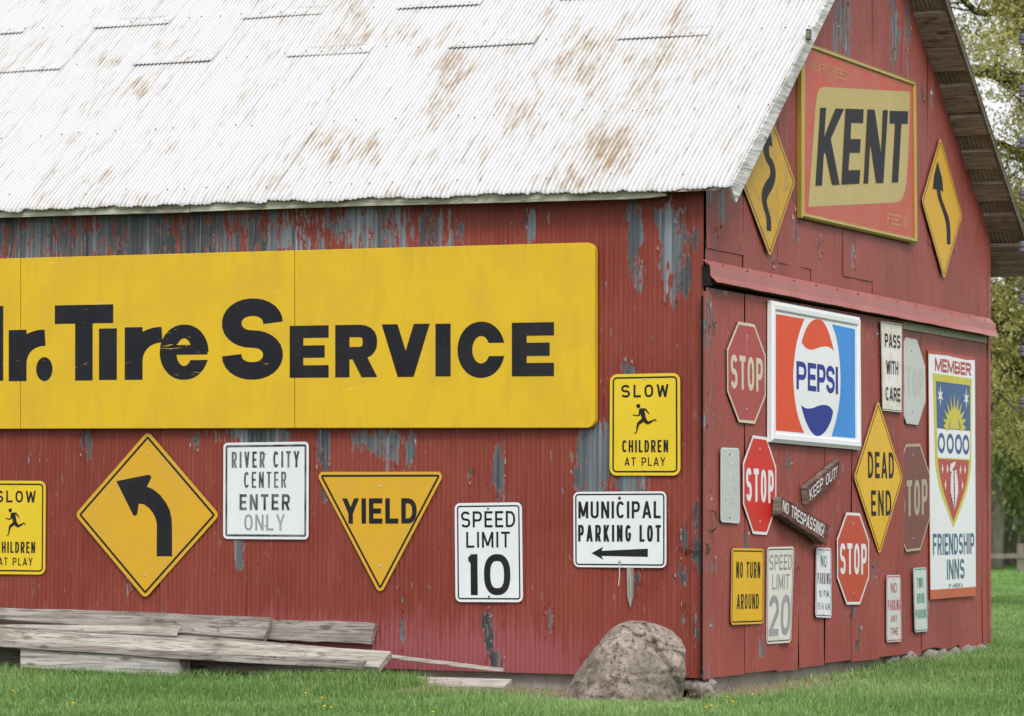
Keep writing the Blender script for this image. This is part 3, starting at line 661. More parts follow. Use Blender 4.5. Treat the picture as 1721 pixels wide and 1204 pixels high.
# ------------------------------------------------------------------ signs
class Sign:
    """a flat board on the wall. Local metres: a right, b up, d out of the wall. Corner points are 3-D points on its plane."""
    def __init__(s, name, label, cat, TL, TR, BR, BL, axis, off, group=None, affine=False, th=.003):
        if affine:   # TL..BL given as top, right, bottom, left midpoints
            T_, R_, B_, L_ = [pl(x, y, axis, off) for x, y in (TL, TR, BR, BL)]
            c = (T_+R_+B_+L_)/4; hu, hv = (R_-L_)/2, (T_-B_)/2
            s.K = [c-hu+hv, c+hu+hv, c+hu-hv, c-hu-hv]
        else: s.K = [pl(x, y, axis, off) for x, y in (TL, TR, BR, BL)]
        s.W = (np.linalg.norm(s.K[1]-s.K[0])+np.linalg.norm(s.K[2]-s.K[3]))/2
        s.H = (np.linalg.norm(s.K[3]-s.K[0])+np.linalg.norm(s.K[2]-s.K[1]))/2
        s.n = np.array([0, -1., 0]) if axis == 1 else np.array([1., 0, 0])
        s.axis, s.off, s.th = axis, off, th
        s.org = (s.K[2]+s.K[3])/2-s.n*th
        s.root = thing(name, label, cat, s.org, group)
    def P(s, a, b, d=0.):
        u, v = a/s.W, 1-b/s.H; K = s.K
        p = K[0]*(1-u)*(1-v)+K[1]*u*(1-v)+K[2]*u*v+K[3]*(1-u)*v
        return p+s.n*d-s.org
    def px(s, x, y):
        """photo point to local metres"""
        q = pl(x, y, s.axis, s.off)
        A = np.array([s.K[1]-s.K[0], s.K[3]-s.K[0]]).T; r = np.linalg.lstsq(A, q-s.K[0], rcond=None)[0]
        u, v = r
        for _ in range(4):   # refine the bilinear inverse
            K = s.K; p = K[0]*(1-u)*(1-v)+K[1]*u*(1-v)+K[2]*u*v+K[3]*(1-u)*v
            J = np.array([(K[1]-K[0])*(1-v)+(K[2]-K[3])*v, (K[3]-K[0])*(1-u)+(K[2]-K[1])*u]).T
            du = np.linalg.lstsq(J, q-p, rcond=None)[0]; u += du[0]; v += du[1]
        return (u*s.W, (1-v)*s.H)
    def round(s, pts, r, n=5):
        out = []; N_ = len(pts)
        for i in range(N_):
            p, a, b = [np.array(q, float) for q in (pts[i], pts[i-1], pts[(i+1) % N_])]
            da, db = a-p, b-p; da /= np.linalg.norm(da); db /= np.linalg.norm(db)
            ang = math.acos(max(-1, min(1, da@db)))
            if r <= 1e-5: out += [tuple(p)]*(n+1); continue
            L = r/math.tan(ang/2); bis = da+db; bis /= np.linalg.norm(bis); c = p+bis*r/math.sin(ang/2)
            a0, a1 = p+da*L-c, p+db*L-c; t0, t1 = math.atan2(a0[1], a0[0]), math.atan2(a1[1], a1[0])
            dt = (t1-t0+math.pi) % (2*math.pi)-math.pi
            for k_ in range(n+1):
                t = t0+dt*k_/n; out.append((c[0]+r*math.cos(t), c[1]+r*math.sin(t)))
        return out
    def inset(s, pts, d):
        N_ = len(pts); c = np.mean(np.array(pts), 0); out = []
        Ls = []
        for i in range(N_):
            a, b = np.array(pts[i]), np.array(pts[(i+1) % N_]); e = b-a; nn = np.array([-e[1], e[0]])/np.linalg.norm(e)
            if nn@(c-a) < 0: nn = -nn
            Ls.append((nn, nn@a+d))
        for i in range(N_):
            (n1, c1), (n2, c2) = Ls[i-1], Ls[i]; out.append(tuple(np.linalg.solve(np.array([n1, n2]), np.array([c1, c2]))))
        return out
    def shape(s, kind):
        W_, H_ = s.W, s.H
        if kind == 'rect': return [(0, H_), (W_, H_), (W_, 0), (0, 0)]
        if kind == 'diamond': return [(W_/2, H_), (W_, H_/2), (W_/2, 0), (0, H_/2)]
        if kind == 'tri': return [(0, H_), (W_, H_), (W_/2, 0)]
        if kind == 'oct':
            k_ = .2929; return [(W_*k_, H_), (W_*(1-k_), H_), (W_, H_*(1-k_)), (W_, H_*k_), (W_*(1-k_), 0), (W_*k_, 0), (0, H_*k_), (0, H_*(1-k_))]
    def panel(s, pts, mat, name='panel', d=0., th=None, edge=None, warp=None):
        th = th or s.th; n = len(pts)
        V = [s.P(a, b, d) for a, b in pts]+[s.P(a, b, d-th) for a, b in pts]
        return mk(name, V, [tuple(range(n))[::-1], tuple(range(n, 2*n))]+[(i, (i+1) % n, (i+1) % n+n, i+n) for i in range(n)], mat, s.root, mats=[mat, edge or ALU], mi=[0]+[1]*(n+1))
    def ring(s, o_, i_, mat, d=.0007, name='border'):
        n = len(o_); V = [s.P(a, b, d) for a, b in o_]+[s.P(a, b, d) for a, b in i_]
        return mk(name, V, [(i, (i+1) % n, (i+1) % n+n, i+n) for i in range(n)], mat, s.root)
    def fill(s, polys, mat, d=.0009, name='print'):
        V = []; Fc = []
        for k_, pts in enumerate(polys):
            b0 = len(V); V += [s.P(a, b, d+k_*.00015) for a, b in pts]
            Fc += [tuple(b0+i for i in t) for t in tessellate_polygon([[Vector((a, b, 0)) for a, b in pts]])]
        return mk(name, V, Fc, mat, s.root)
    def border(s, kind, ins, wd, mat, r=.03):
        b = s.shape(kind); return s.ring(s.round(s.inset(b, ins), max(r-ins, .004)), s.round(s.inset(b, ins+wd), max(r-ins-wd, .002)), mat)
    def glyphs(s, items, mat, name='lettering', d=.0012):
        """items: (char, a0, b0, a1, b1, t [, shear]) boxes in local metres; t = stroke / cap height"""
        V = []; Fc = []
        for it in items:
            ch, a0, b0, a1, b1, t = it[:6]; sh = it[6] if len(it) > 6 else 0.; xk = it[7] if len(it) > 7 else 1.; tilt = it[8] if len(it) > 8 else 0.
            hh = b1-b0; w_ = (a1-a0)/hh/xk
            if xk > 1 and ch in 'Ce':
                tx_ = t; yo0, yo1 = (.385, .62) if ch == 'C' else (.355, .455); nn_ = 48; m_ = w_/2; gi = 0
                ox = [(m_+m_*math.copysign(abs(math.cos(q))**.95, math.cos(q)), .5+.5*math.sin(q)) for q in np.linspace(0, 2*math.pi, nn_+1)]
                ix = [(m_+(m_-tx_)*math.cos(q), .5+(.5-t*1.04)*math.sin(q)) for q in np.linspace(0, 2*math.pi, nn_+1)]
                qs = []
                for j in range(nn_):
                    q4 = [ox[j], ox[j+1], ix[j+1], ix[j]]
                    if (q4[0][0]+q4[2][0])/2 > m_ and (ch == 'C' or j > nn_//2):
                        if j < nn_//2: q4 = [(x, max(y, yo1)) for x, y in q4]
                        else: q4 = [(x, min(y, yo0)) for x, y in q4]
                        if max(y for x, y in q4)-min(y for x, y in q4) < 1e-4: continue
                    qs.append(q4)
                if ch == 'e': qs.append([(tx_*.6, yo1), (w_-tx_*.06, yo1), (w_-tx_*.05, .63), (tx_*.6, .63)])
                for k_, q in enumerate(qs):
                    b_ = len(V); V += [s.P(a0+x*hh*xk, b0+y*hh, d+(.0006 if k_ == len(qs)-1 and ch == 'e' else 0)) for x, y in q]; Fc.append(tuple(range(b_, len(V))))
                continue
            for k_, st in enumerate(glyph(ch, w_, t) if not (xk > 1 and ch == 'S') else [se(w_/2, .75-t*.25, w_/2-t/2, .25-t*.25, 0, 270, 20, 2.1)[:-1]+se(w_/2, .25+t*.25, w_/2-t/2, .25-t*.25, 90, -180, 20, 2.1)]):
                for q in stroke(st, t):
                    q = clip(q, w_)
                    if len(q) < 3: continue
                    b_ = len(V)
                    V += [s.P(a0+x*hh*xk+sh*y*hh, b0+y*hh+tilt*x*hh*xk, d+k_*.0003) for x, y in q]; Fc.append(tuple(range(b_, len(V))))
        return mk(name, V, Fc, mat, s.root)
    def text(s, txt, u0, u1, v0, v1, mat, t=.16, gap=.2, name='lettering', wob=0.):
        a0, a1, b1, b0 = u0*s.W, u1*s.W, s.H*(1-v0), s.H*(1-v1); hh = b1-b0; A = (a1-a0)/hh
        t = min(t, .35)
        fx = sum(t*1.0 for c in txt if RELW.get(c, 1) is None); rl = sum(RELW.get(c, 1.) for c in txt if RELW.get(c, 1) is not None)
        ng = len(txt)-1; wu = (A-fx-ng*gap)/rl
        if wu < 2.3*t:
            gap = max(.3*t, gap*.6); wu = (A-fx-ng*gap)/rl
            if wu < 2.3*t: t = max(.07, wu/2.4)
        x = a0; it = []
        for c in txt:
            cw = t if RELW.get(c, 1) is None else wu*RELW.get(c, 1.)
            if c != ' ':
                j = random.uniform(-wob, wob)*hh if wob else 0
                it.append((c, x, b0+j, x+cw*hh, b1+j, t))
            x += (cw+gap)*hh
        return s.glyphs(it, mat, name)
    def bolt(s, u, v, r=.007, mat=None):
        p0, p1 = s.P(u*s.W, (1-v)*s.H, 0), s.P(u*s.W, (1-v)*s.H, .004)
        V, Fc = tube([p0, p0*.3+p1*.7, p1], [r, r*.9, r*.45], 8); return mk('bolt', V, Fc, mat or BOLT, s.root)
    def child(s, u0, v0, u1, v1):
        pass

OFL, OFR, OFG = -.030, .052, .032     # sign planes: long wall (y), door (x), gable (x)
def rect_sign(label, q, axis, off, face, border, bcol, lines, lmat, t=.15, cat='sign', name='metal_sign', gap=.2, r=.032, group=None, bolts=((.5, .055), (.5, .945)), bmat=None):
    S = Sign(name, label, cat, *q, axis, off, group)
    S.panel(S.round(S.shape('rect'), r), face)
    if border: S.border('rect', border[0], border[1], bcol, r)
    for ln in lines:
        S.text(ln[0], ln[1], ln[2], ln[3], ln[4], ln[7] if len(ln) > 7 and ln[7] else lmat, ln[5] if len(ln) > 5 and ln[5] else t, ln[6] if len(ln) > 6 and ln[6] else gap)
    for b_ in bolts: S.bolt(*b_, mat=bmat)
    return S

# the long yellow sign: three panels
S = Sign('billboard', 'long yellow sign board lettered Mr. Tire Service on the barn side wall', 'sign', (-427, 446), (999.5, 407.5), (999.5, 719.5), (-427, 722.5), 1, -.075, th=.05)
def pxs(pts): return [S.px(x, y) for x, y in pts]
bnd = [(-427, 446, 722.5), (33.8, 434, 721), (494.6, 421, 719.8), (999.5, 407.5, 719.5)]
for k in range(3):
    a, b_ = bnd[k], bnd[k+1]; q = [(a[0]+.6, a[1]), (b_[0]-(.6 if k < 2 else 0), b_[1]), (b_[0]-(.6 if k < 2 else 0), b_[2]), (a[0]+.6, a[2])]
    P = pxs(q)
    if k == 2:
        R_ = S.round(P, .055, 6); n6 = 7; P = [P[0]]+R_[n6:2*n6]+R_[2*n6:3*n6]+[P[3]]
    elif k == 0:
        R_ = S.round(P, .055, 6); n6 = 7; P = R_[:n6]+[P[1], P[2]]+R_[3*n6:]
    o = S.panel(P, YBIG, 'panel', edge=YBIG); bev(o, .004, 2)
def G(ch, x0, y0, x1_, y1, tx, ty, tilt=0):
    a0, b1 = S.px(x0, y0); a1, b0 = S.px(x1_, y1); hh = b1-b0
    W_ = (a1-a0); txm = tx/(x1_-x0)*W_; tym = ty/(y1-y0)*hh
    return (ch, a0, b0, a1, b1, tym/hh, 0., txm/tym)
big = [G('M', -118, 517, 5.6, 640, 30, 27), G('r', 14.8, 555, 76, 640.4, 30, 27), G('T', 92.3, 513.6, 190.5, 639.3, 29.5, 31), G('i', 166.5, 552.5, 196.6, 638.7, 30, 27),
       G('r', 209.8, 550.5, 272.5, 638.2, 30, 26), G('e', 268.6, 546.4, 350.6, 638.2, 28, 22)]
S.glyphs(big, BLKW, d=.0014)
a, b_ = S.px(74.6, 620.6); rr = S.px(88.4, 620.6)[0]-a
S.fill([[(a+rr*math.cos(q), b_+rr*1.24*math.sin(q)) for q in np.linspace(0, 2*math.pi, 24, endpoint=False)]], BLKW, name='full_stop')
S.glyphs([G('S', 373.2, 502.9, 475.6, 637.9, 33, 29)], BLKW, d=.0014)
S.glyphs([G('E', 487, 548, 552.5, 634.6, 23, 20.5), G('R', 563.6, 546.7, 634, 634, 24, 20.5), G('V', 643.5, 545.5, 720.6, 633.4, 26, 20), G('I', 732, 544.5, 757.5, 632.8, 25.5, 20), G('C', 769, 541.5, 848.6, 635, 25, 23), G('E', 860.4, 542.8, 931.2, 632.2, 25, 22)], BLK, d=.0014)

# slow / children at play, twice
RUNNER = [([(380, 420), (381, 440), (386, 462)], [34, 42, 14]), ([(398, 466), (420, 500), (432, 540), (440, 582)], [26, 52, 42, 44]), ([(396, 478), (390, 530), (372, 537), (326, 527)], [16, 15, 11, 9]), ([(424, 468), (452, 474), (470, 492), (489, 519)], [16, 18, 13, 9]),
          ([(432, 578), (402, 600), (379, 620), (371, 662), (362, 708)], [36, 32, 25, 18, 8]), ([(365, 705), (352, 711), (338, 713)], [9, 9, 4]), ([(445, 578), (462, 600), (480, 612), (515, 595), (545, 578)], [40, 34, 24, 18, 9]), ([(543, 574), (552, 580), (566, 596)], [11, 12, 5])]
def children_sign(label, q):
    S = rect_sign(label, q, 1, OFL, YEL, (.018, .010), BLK, [('SLOW', .165, .835, .107, .232, .17, .30), ('CHILDREN', .18, .83, .652, .772, .15, .17), ('AT PLAY', .215, .79, .822, .905, .14, .22)], BLK, r=.045)
    V = []; Fc = []
    for k_, (pts, wd) in enumerate(RUNNER):
        pp = [((x-90)/712*S.W, (1-(y-112)/1030)*S.H) for x, y in pts]; ww = [x/712*S.W for x in wd]
        for qd in stroke(pp, ww):
            b0 = len(V); V += [S.P(x, y, .0012+k_*.0003) for x, y in qd]; Fc.append(tuple(range(b0, b0+4)))
    mk('running_figure', V, Fc, BLK, S.root)
    return S
children_sign('yellow Slow Children At Play sign directly above the parking lot sign', [(1025, 629.5), (1143, 627), (1143.5, 799.5), (1024.5, 799.5)])
children_sign('yellow Slow Children At Play sign cut off by the left picture edge', [(-23, 808), (77, 808.5), (76, 966), (-24, 965)])

# curve arrow diamond
S = Sign('metal_sign', 'amber diamond warning sign with a thick black arrow curving left', 'sign', (248.3, 725), (369.5, 865.5), (243.5, 1007), (126, 865), 1, OFL, affine=True)
S.panel(S.round(S.shape('diamond'), .035), YELO); S.border('diamond', .022, .014, BLK, .035)
A_ = [(195.6, 808.9), (248, 798.3), (253.3, 799), (254.5, 803), (247, 818), (258, 823), (270, 833), (279, 845), (285.5, 858), (288.5, 872), (289.3, 890), (289.3, 935.3), (263.4, 935.3), (263.8, 882), (261.5, 871), (257, 862), (250, 853.5), (242, 848), (233.3, 846.6), (230.8, 864), (228, 867.5), (224, 866)]
S.fill([[S.px(*p) for p in A_]], BLK, name='arrow')
for u, v in ((.52, .03), (.5, .135), (.495, .86)): S.bolt(u, v)
rect_sign('square white River City Center Enter Only sign between the curve arrow and the yield sign', [(375.5, 744.5), (519, 742.5), (518.5, 907), (375, 906)], 1, OFL, WHT, (.016, .014), BLKF,
    [('RIVER CITY', .10, .89, .095, .262, .14, .2), ('CENTER', .246, .74, .305, .47, .12, .2), ('ENTER', .194, .785, .536, .70, .17, .22), ('ONLY', .252, .725, .745, .91, .13, .2, GRYL)], BLKF, r=.03, bolts=((.5, .12), (.5, .86)))
# yield
S = Sign('metal_sign', 'yellow triangular Yield sign pointing down in the middle of the side wall', 'sign', (530, 793.5), (748.5, 793), (748, 1001), (532, 1002), 1, OFL)
S.panel(S.round(S.shape('tri'), .03), YELO); S.border('tri', .018, .013, BLK, .03)
S.text('YIELD', (576-530)/217, (700-530)/217, (838-793.5)/208, (880.5-793.5)/208, BLK, .2, .13)
S.bolt(.5, .12, .009); S.bolt(.5, .76, .009)
rect_sign('white Speed Limit 10 sign low on the wall, right of the yield triangle', [(764, 846), (877, 844.5), (879, 1012.5), (765.5, 1012)], 1, OFL, WHT, (.016, .009), BLK,
    [('SPEED', .095, .90, .085, .248, .14, .17), ('LIMIT', .17, .82, .292, .452, .14, .2), ('1', .21, .335, .517, .93, .235, .1), ('0', .43, .82, .517, .93, .17, .1)], BLK, r=.035, bolts=((.5, .06), (.5, .945)), bmat=RUSTY)
S = rect_sign('wide white Municipal Parking Lot sign with a left arrow, above the boulder', [(963.5, 827), (1120, 826), (1120, 954.8), (964, 953.3)], 1, OFL, WHT, (.012, .009), BLK,
    [('MUNICIPAL', .055, .94, .128, .352, .155, .15), ('PARKING LOT', .052, .942, .44, .66, .155, .17)], BLK, r=.035, bolts=((.5, .085, .011),), bmat=RUSTY)
S.fill([[S.px(*p) for p in [(994.2, 930), (1014.5, 918.8), (1011, 926), (1089, 922.4), (1089, 936.3), (1011, 934.6), (1014.5, 941)]]], BLK, name='arrow')
S.bolt(.5, .925, .012)
# string hanging from it, and the bare slat below
p = pl(1041, 948, 1, -.045); q_ = pl(1039.5, 985, 1, -.05)
o = mk('string', *tube([p, (p+q_)/2+np.array([.004, 0, 0]), q_], .0022, 5), WHL); tag(o, 'short white string dangling below the parking lot sign', 'string')
P = [pl(1053, 955, 1, -.034), pl(1064, 955, 1, -.034), pl(1064.5, 1000, 1, -.034), pl(1059, 1021, 1, -.034), pl(1054.5, 1002, 1, -.034)]
V = P+[p+np.array([0, .012, 0]) for p in P]
tag(mk('wooden_slat', V, [(4, 3, 2, 1, 0), (5, 6, 7, 8, 9)]+[(i, (i+1) % 5, (i+1) % 5+5, i+5) for i in range(5)], woodmat('grey slat', (.25, .23, .2), (.42, .39, .35), (.1, .09, .08), 'z')), 'narrow pointed grey slat sticking out below the parking lot sign', 'slat')

# ---- stop signs
def stop_sign(label, T_, R_, B_, L_, off, face, rim, let, tv=(.335, .672), tu=(.085, .915), rimw=.018, t=.17, clipx=None):
    S = Sign('stop_sign', label, 'stop sign', T_, R_, B_, L_, 0, off, affine=True)
    o8 = S.shape('oct'); S.panel(S.round(o8, .006, 1), rim); i8 = S.inset(o8, rimw)
    S.fill([i8], face, d=.0006, name='face')
    S.text('STOP', *tu, *tv, let, t, .17)
    return S
S = stop_sign('faded pinkish red Stop sign left of the soft drink sign, nail streak down its middle', (1254.4, 544), (1287.2, 630.5), (1255, 712.3), (1222.5, 621.5), OFR, REDF, CRM, CRM); S.bolt(.5, .135, .008); S.bolt(.5, .86, .008)
S.fill([[(S.W*.49, S.H*.86), (S.W*.51, S.H*.86), (S.W*.505, S.H*.68), (S.W*.495, S.H*.68)]], GRYL, name='streak')
S = stop_sign('bright red Stop sign behind the left end of the No Trespassing plank', (1276.9, 733.3), (1304.7, 819), (1277.3, 898.5), (1248.9, 813), OFR, REDS, WHL, WHL); S.bolt(.5, .13); S.bolt(.5, .87)
S = stop_sign('orange red Stop sign between the small white no parking sign and the Dead End diamond', (1433.5, 861.7), (1461.2, 940), (1433.8, 1016), (1407.4, 939), OFR, REDO, WHL, WHL); S.bolt(.5, .12); S.bolt(.5, .87)
S = stop_sign('bleached grey Stop sign with ghost letters behind the Pass With Care sign', (1531.5, 569), (1555.1, 645), (1533.5, 713.5), (1508.5, 637), .024, GRYG, GRYG, GHOST); S.bolt(.5, .15, mat=RUSTY); S.bolt(.5, .85, mat=RUSTY)
S = stop_sign('dull brown faded Stop sign partly covered by the white motel sign', (1534.5, 747.5), (1563.2, 833), (1535.2, 927.4), (1505.5, 838), .024, BRN, CRMD, CRMD); S.bolt(.5, .10); S.bolt(.5, .88)

# ---- small parking signs
rect_sign('faded grey No Parking Here To Corner sign with white letters', [(1211.2, 752.2), (1242.6, 753.2), (1243.6, 880.4), (1210.9, 877.8)], 0, OFR, GRYF, (.004, .006), WHL,
    [('NO', .3, .68, .09, .22, .12), ('PARKING', .08, .93, .28, .44, .11), ('HERE TO', .12, .90, .49, .60, .1), ('CORNER', .12, .90, .65, .76, .1)], paint('chalk lettering', (.72, .73, .71), .5), r=.03, bolts=((.47, .09), (.47, .93)), bmat=RUSTY)
rect_sign('deep yellow No Turn Around sign beside the faded speed limit sign', [(1230, 921.6), (1284, 922.6), (1283.3, 1048.3), (1228.3, 1050.5)], 0, OFR, YELD, (.012, .008), BLK,
    [('NO TURN', .14, .88, .175, .39, .15), ('AROUND', .17, .84, .60, .80, .15)], BLK, r=.035, bolts=((.5, .14), (.49, .84)))
rect_sign('cream Speed Limit 20 sign with worn grey lettering and bent edges', [(1289.2, 919.8), (1335, 918.7), (1329.5, 1080), (1288, 1083)], 0, OFR, WHTC, (.012, .008), BLKF,
    [('SPEED', .09, .93, .08, .24, .14), ('LIMIT', .2, .85, .285, .44, .13), ('20', .09, .93, .50, .92, .17, .16)], GRYL, r=.035)
rect_sign('small white no parking hours sign left of the orange red Stop sign', [(1371.8, 920.6), (1397, 921.5), (1397.7, 1038.8), (1370.4, 1037.6)], 0, OFR, WHT, (.010, .006), RUSTY,
    [('NO', .3, .68, .11, .275, .12), ('PARKING', .10, .93, .36, .52, .11), ('10 P.M.', .2, .86, .61, .705, .13), ('TO 6 A.M.', .10, .92, .79, .885, .12)], BLKF, r=.03)
rect_sign('small white No Parking Any Time sign with red letters', [(1490, 967), (1513.5, 966.6), (1515.5, 1078.4), (1489.8, 1079.8)], 0, OFR, paint('pale grey white sign', (.60, .61, .60), .45), (.008, .007), REDL,
    [('NO', .3, .70, .115, .265, .14), ('PARKING', .10, .93, .37, .525, .12), ('ANY', .28, .72, .60, .70, .13), ('TIME', .25, .78, .785, .89, .13)], REDL, r=.03)
rect_sign('small white Two Hour Parking sign with green letters, rightmost of the small signs', [(1534.6, 954.8), (1557.4, 953.6), (1559.6, 1061), (1537.4, 1063.2)], 0, .024, paint('pale green white sign', (.58, .64, .60), .45), (.007, .008), GRNL,
    [('TWO', .25, .70, .155, .31, .14), ('HOUR', .23, .76, .40, .555, .13), ('PARKING', .08, .92, .65, .79, .12)], GRNL, r=.03)
S = Sign('metal_sign', 'yellow diamond Dead End sign above the orange red Stop sign', 'sign', (1475.8, 674.5), (1517.4, 801.8), (1478.2, 935), (1435.2, 800.4), 0, OFR+.004, affine=True)
S.panel(S.round(S.shape('diamond'), .035), YELD); S.border('diamond', .018, .010, BLK, .035)
a0, b1 = S.px(1458.4, 759); a1, b0 = S.px(1502.3, 806); S.text('DEAD', a0/S.W, a1/S.W, 1-S.px(1480, 760)[1]/S.H, 1-S.px(1480, 804)[1]/S.H, BLK, .17, .22)
S.text('END', S.px(1464, 845)[0]/S.W, S.px(1497.5, 845)[0]/S.W, 1-S.px(1480, 824.5)[1]/S.H, 1-S.px(1480, 867)[1]/S.H, BLK, .17, .26)
S.bolt(.5, .13); S.bolt(.5, .87)
S = rect_sign('narrow rust stained white Pass With Care sign over the bleached Stop sign', [(1480.2, 539.8), (1516.4, 545.2), (1516, 693.3), (1483, 690)], 0, OFR+.006, WHTR, (.006, .006), BLKF,
    [('PASS', .17, .9, .13, .285, .19, .14), ('WITH', .22, .8, .43, .585, .17, .14), ('CARE', .17, .9, .73, .885, .19, .14)], BLK, r=.012)

# ---- keep out / no trespassing planks
def plank_sign(label, q, off, th, txt, box, t, seed, gap=.16):
    S = Sign('plank_sign', label, 'sign', *q, 0, off, th=th)
    r_ = random.Random(seed); W_, H_ = S.W, S.H; n = 14
    pts = [(W_*i/n, H_+r_.uniform(-.004, .006)) for i in range(n+1)]+[(W_*(1-i/n), r_.uniform(-.006, .004)) for i in range(n+1)]
    o = S.panel(pts, PLANKR, 'board', edge=WOODD); S.text(txt, *box, WHL, t, gap, wob=.05); return S
plank_sign('short brown plank hand lettered Keep Out, slanting up to the right', [(1356, 819), (1411.5, 773.2), (1408.5, 803), (1358.5, 848)], OFR+.035, .04, 'KEEP OUT!', (.06, .93, .2, .84), .14, 3)
plank_sign('long brown plank hand lettered No Trespassing, slanting down to the right', [(1313.7, 836), (1393.6, 882.6), (1390.4, 915.4), (1312, 864)], OFR+.065, .055, 'NO TRESPASSING!', (.03, .90, .14, .80), .14, 5, .12)

# ---- soft drink sign
S = Sign('tin_sign', 'big white Pepsi sign with orange red and light blue blocks', 'sign', (1295.4, 505), (1444.6, 533.6), (1446.1, 756.2), (1294.8, 743), 0, OFR+.02, th=.022)
Z2 = lambda pts: [S.px(1180+x/4.013, 480+y/4.013) for x, y in pts]
o = S.panel(S.shape('rect'), WHTP, edge=WHTP)
R1 = S.inset(S.shape('rect'), .004); R2 = S.inset(S.shape('rect'), .05); R3 = S.inset(S.shape('rect'), .062)
V = [S.P(a, b, .002) for a, b in R1]+[S.P(a, b, .014) for a, b in S.inset(S.shape('rect'), .022)]+[S.P(a, b, .012) for a, b in R2]+[S.P(a, b, .0008) for a, b in R3]
mk('raised_rim', V, [(l*4+i, l*4+(i+1) % 4, (l+1)*4+(i+1) % 4, (l+1)*4+i) for l in range(3) for i in range(4)], WHTP, S.root)
def smooth(pts, n=5):
    out = []; N_ = len(pts)
    for i in range(N_-1):
        p0, p1, p2, p3 = [np.array(pts[max(0, min(N_-1, j))], float) for j in (i-1, i, i+1, i+2)]
        for k_ in range(n):
            t = k_/n; out.append(tuple(.5*((2*p1)+(p2-p0)*t+(2*p0-5*p1+4*p2-p3)*t*t+(3*p1-p0-3*p2+p3)*t**3)))
    return out+[tuple(pts[-1])]
S.fill([Z2([(497, 192)]+smooth([(690, 226), (655, 320), (630, 430), (616, 560), (616, 660), (628, 790), (652, 900), (687, 995)])+[(497, 978)])], PRED, name='red_block')
S.fill([Z2(smooth([(875, 262), (902, 340), (920, 440), (931, 560), (933, 670), (925, 790), (905, 900), (873, 1017)])+[(1033, 1030), (1030, 295)])], PBLU, name='blue_block')
S.fill([Z2(smooth([(670, 385), (695, 305), (730, 248), (775, 228), (820, 250), (858, 330), (888, 440)])+smooth([(888, 440), (865, 420), (835, 411), (795, 417), (740, 433), (700, 420), (670, 385)])[1:-1])], PRED, name='red_cap')
S.fill([Z2(smooth([(667, 808), (700, 828), (740, 828), (790, 810), (830, 806), (860, 818), (884, 850)])+smooth([(884, 850), (868, 915), (830, 985), (780, 1016), (735, 985), (695, 905), (667, 808)])[1:-1])], PNAV, name='navy_cap')
it = []
for ch, x0, x1_ in [('P', 636, 702), ('E', 712, 768), ('P', 775, 831), ('S', 836, 893), ('I', 900, 915)]:
    sl = (x0-636)*.145; sb = (x0-636)*.13
    a0, b1 = S.px(1180+x0/4.013, 480+(509+sl)/4.013); a1, _ = S.px(1180+x1_/4.013, 480+(509+sl)/4.013); _, b0 = S.px(1180+x0/4.013, 480+(698+sb)/4.013)
    if ch == 'I': it.append(('I', a0, b0, a1, b1, min(.3, (a1-a0)/(b1-b0))))
    else: it.append((ch, a0, b0, a1, b1, .185, 0., 1.25))
S.glyphs(it, PNAV, d=.0016)

# ---- motel sign
S = Sign('tin_sign', 'tall white Member Friendship Inns sign with a blue and red shield', 'sign', (1560.6, 588), (1638.4, 600.5), (1640.2, 1001.5), (1564.2, 1007.8), 0, .026, th=.006)
fr = lambda u, v: (u*S.W, (1-v)*S.H)
S.panel(S.shape('rect'), WHTP, edge=FORG)
S.fill([[fr(0, 0), fr(1, 0), fr(1, .012), fr(.8, .018), fr(.4, .012), fr(0, .016)]], FRED, name='top_stripe', d=.0006)
S.fill([[fr(0, .962), fr(1, .962), fr(1, 1), fr(0, 1)]], FORG, name='bottom_stripe', d=.0006)
S.text('MEMBER', .13, .91, .028, .082, FRED, .23, .16)
shp = smooth([(.115, .45), (.15, .50), (.22, .565), (.34, .63), (.50, .715)], 4); shr = smooth([(.50, .715), (.68, .63), (.80, .565), (.87, .50), (.905, .45)], 4)
S.fill([[fr(u, v) for u, v in [(.085, .092), (.925, .092)]+[(a, b) for a, b in shr[::-1]]+[(a, b) for a, b in shp[::-1]][1:]]], FYEL, name='shield', d=.0008)
S.fill([[fr(.145, .122), fr(.885, .122), fr(.885, .312), fr(.16, .312)]], FBLU, name='blue_field', d=.0012)
S.fill([[fr(.16, .313), fr(.885, .313), fr(.865, .43), fr(.17, .43)]], WHTP, name='white_band', d=.0012)
rp2 = smooth([(.175, .435), (.21, .50), (.28, .56), (.37, .615), (.50, .69)], 4); rp3 = smooth([(.50, .69), (.65, .615), (.75, .56), (.82, .50), (.855, .435)], 4)
S.fill([[fr(u, v) for u, v in rp2[:-1]+rp3]], FRED, name='red_field', d=.0012)
V = []; Fc = []
for c_ in (.25, .44, .62, .785):
    n = 20; o_ = [fr(c_+.078*math.cos(q), .371+.042*math.sin(q)) for q in np.linspace(0, 2*math.pi, n, endpoint=False)]; i_ = [fr(c_+.045*math.cos(q), .371+.024*math.sin(q)) for q in np.linspace(0, 2*math.pi, n, endpoint=False)]
    b0 = len(V); V += [S.P(a, b, .0018) for a, b in o_]+[S.P(a, b, .0018) for a, b in i_]; Fc += [(b0+i, b0+(i+1) % n, b0+(i+1) % n+n, b0+i+n) for i in range(n)]
mk('circle_row', V, Fc, FBLU, S.root)
pol = [[fr(.54+.105*math.cos(q), .309-.060*math.sin(q)) for q in np.linspace(0, math.pi, 14)]]
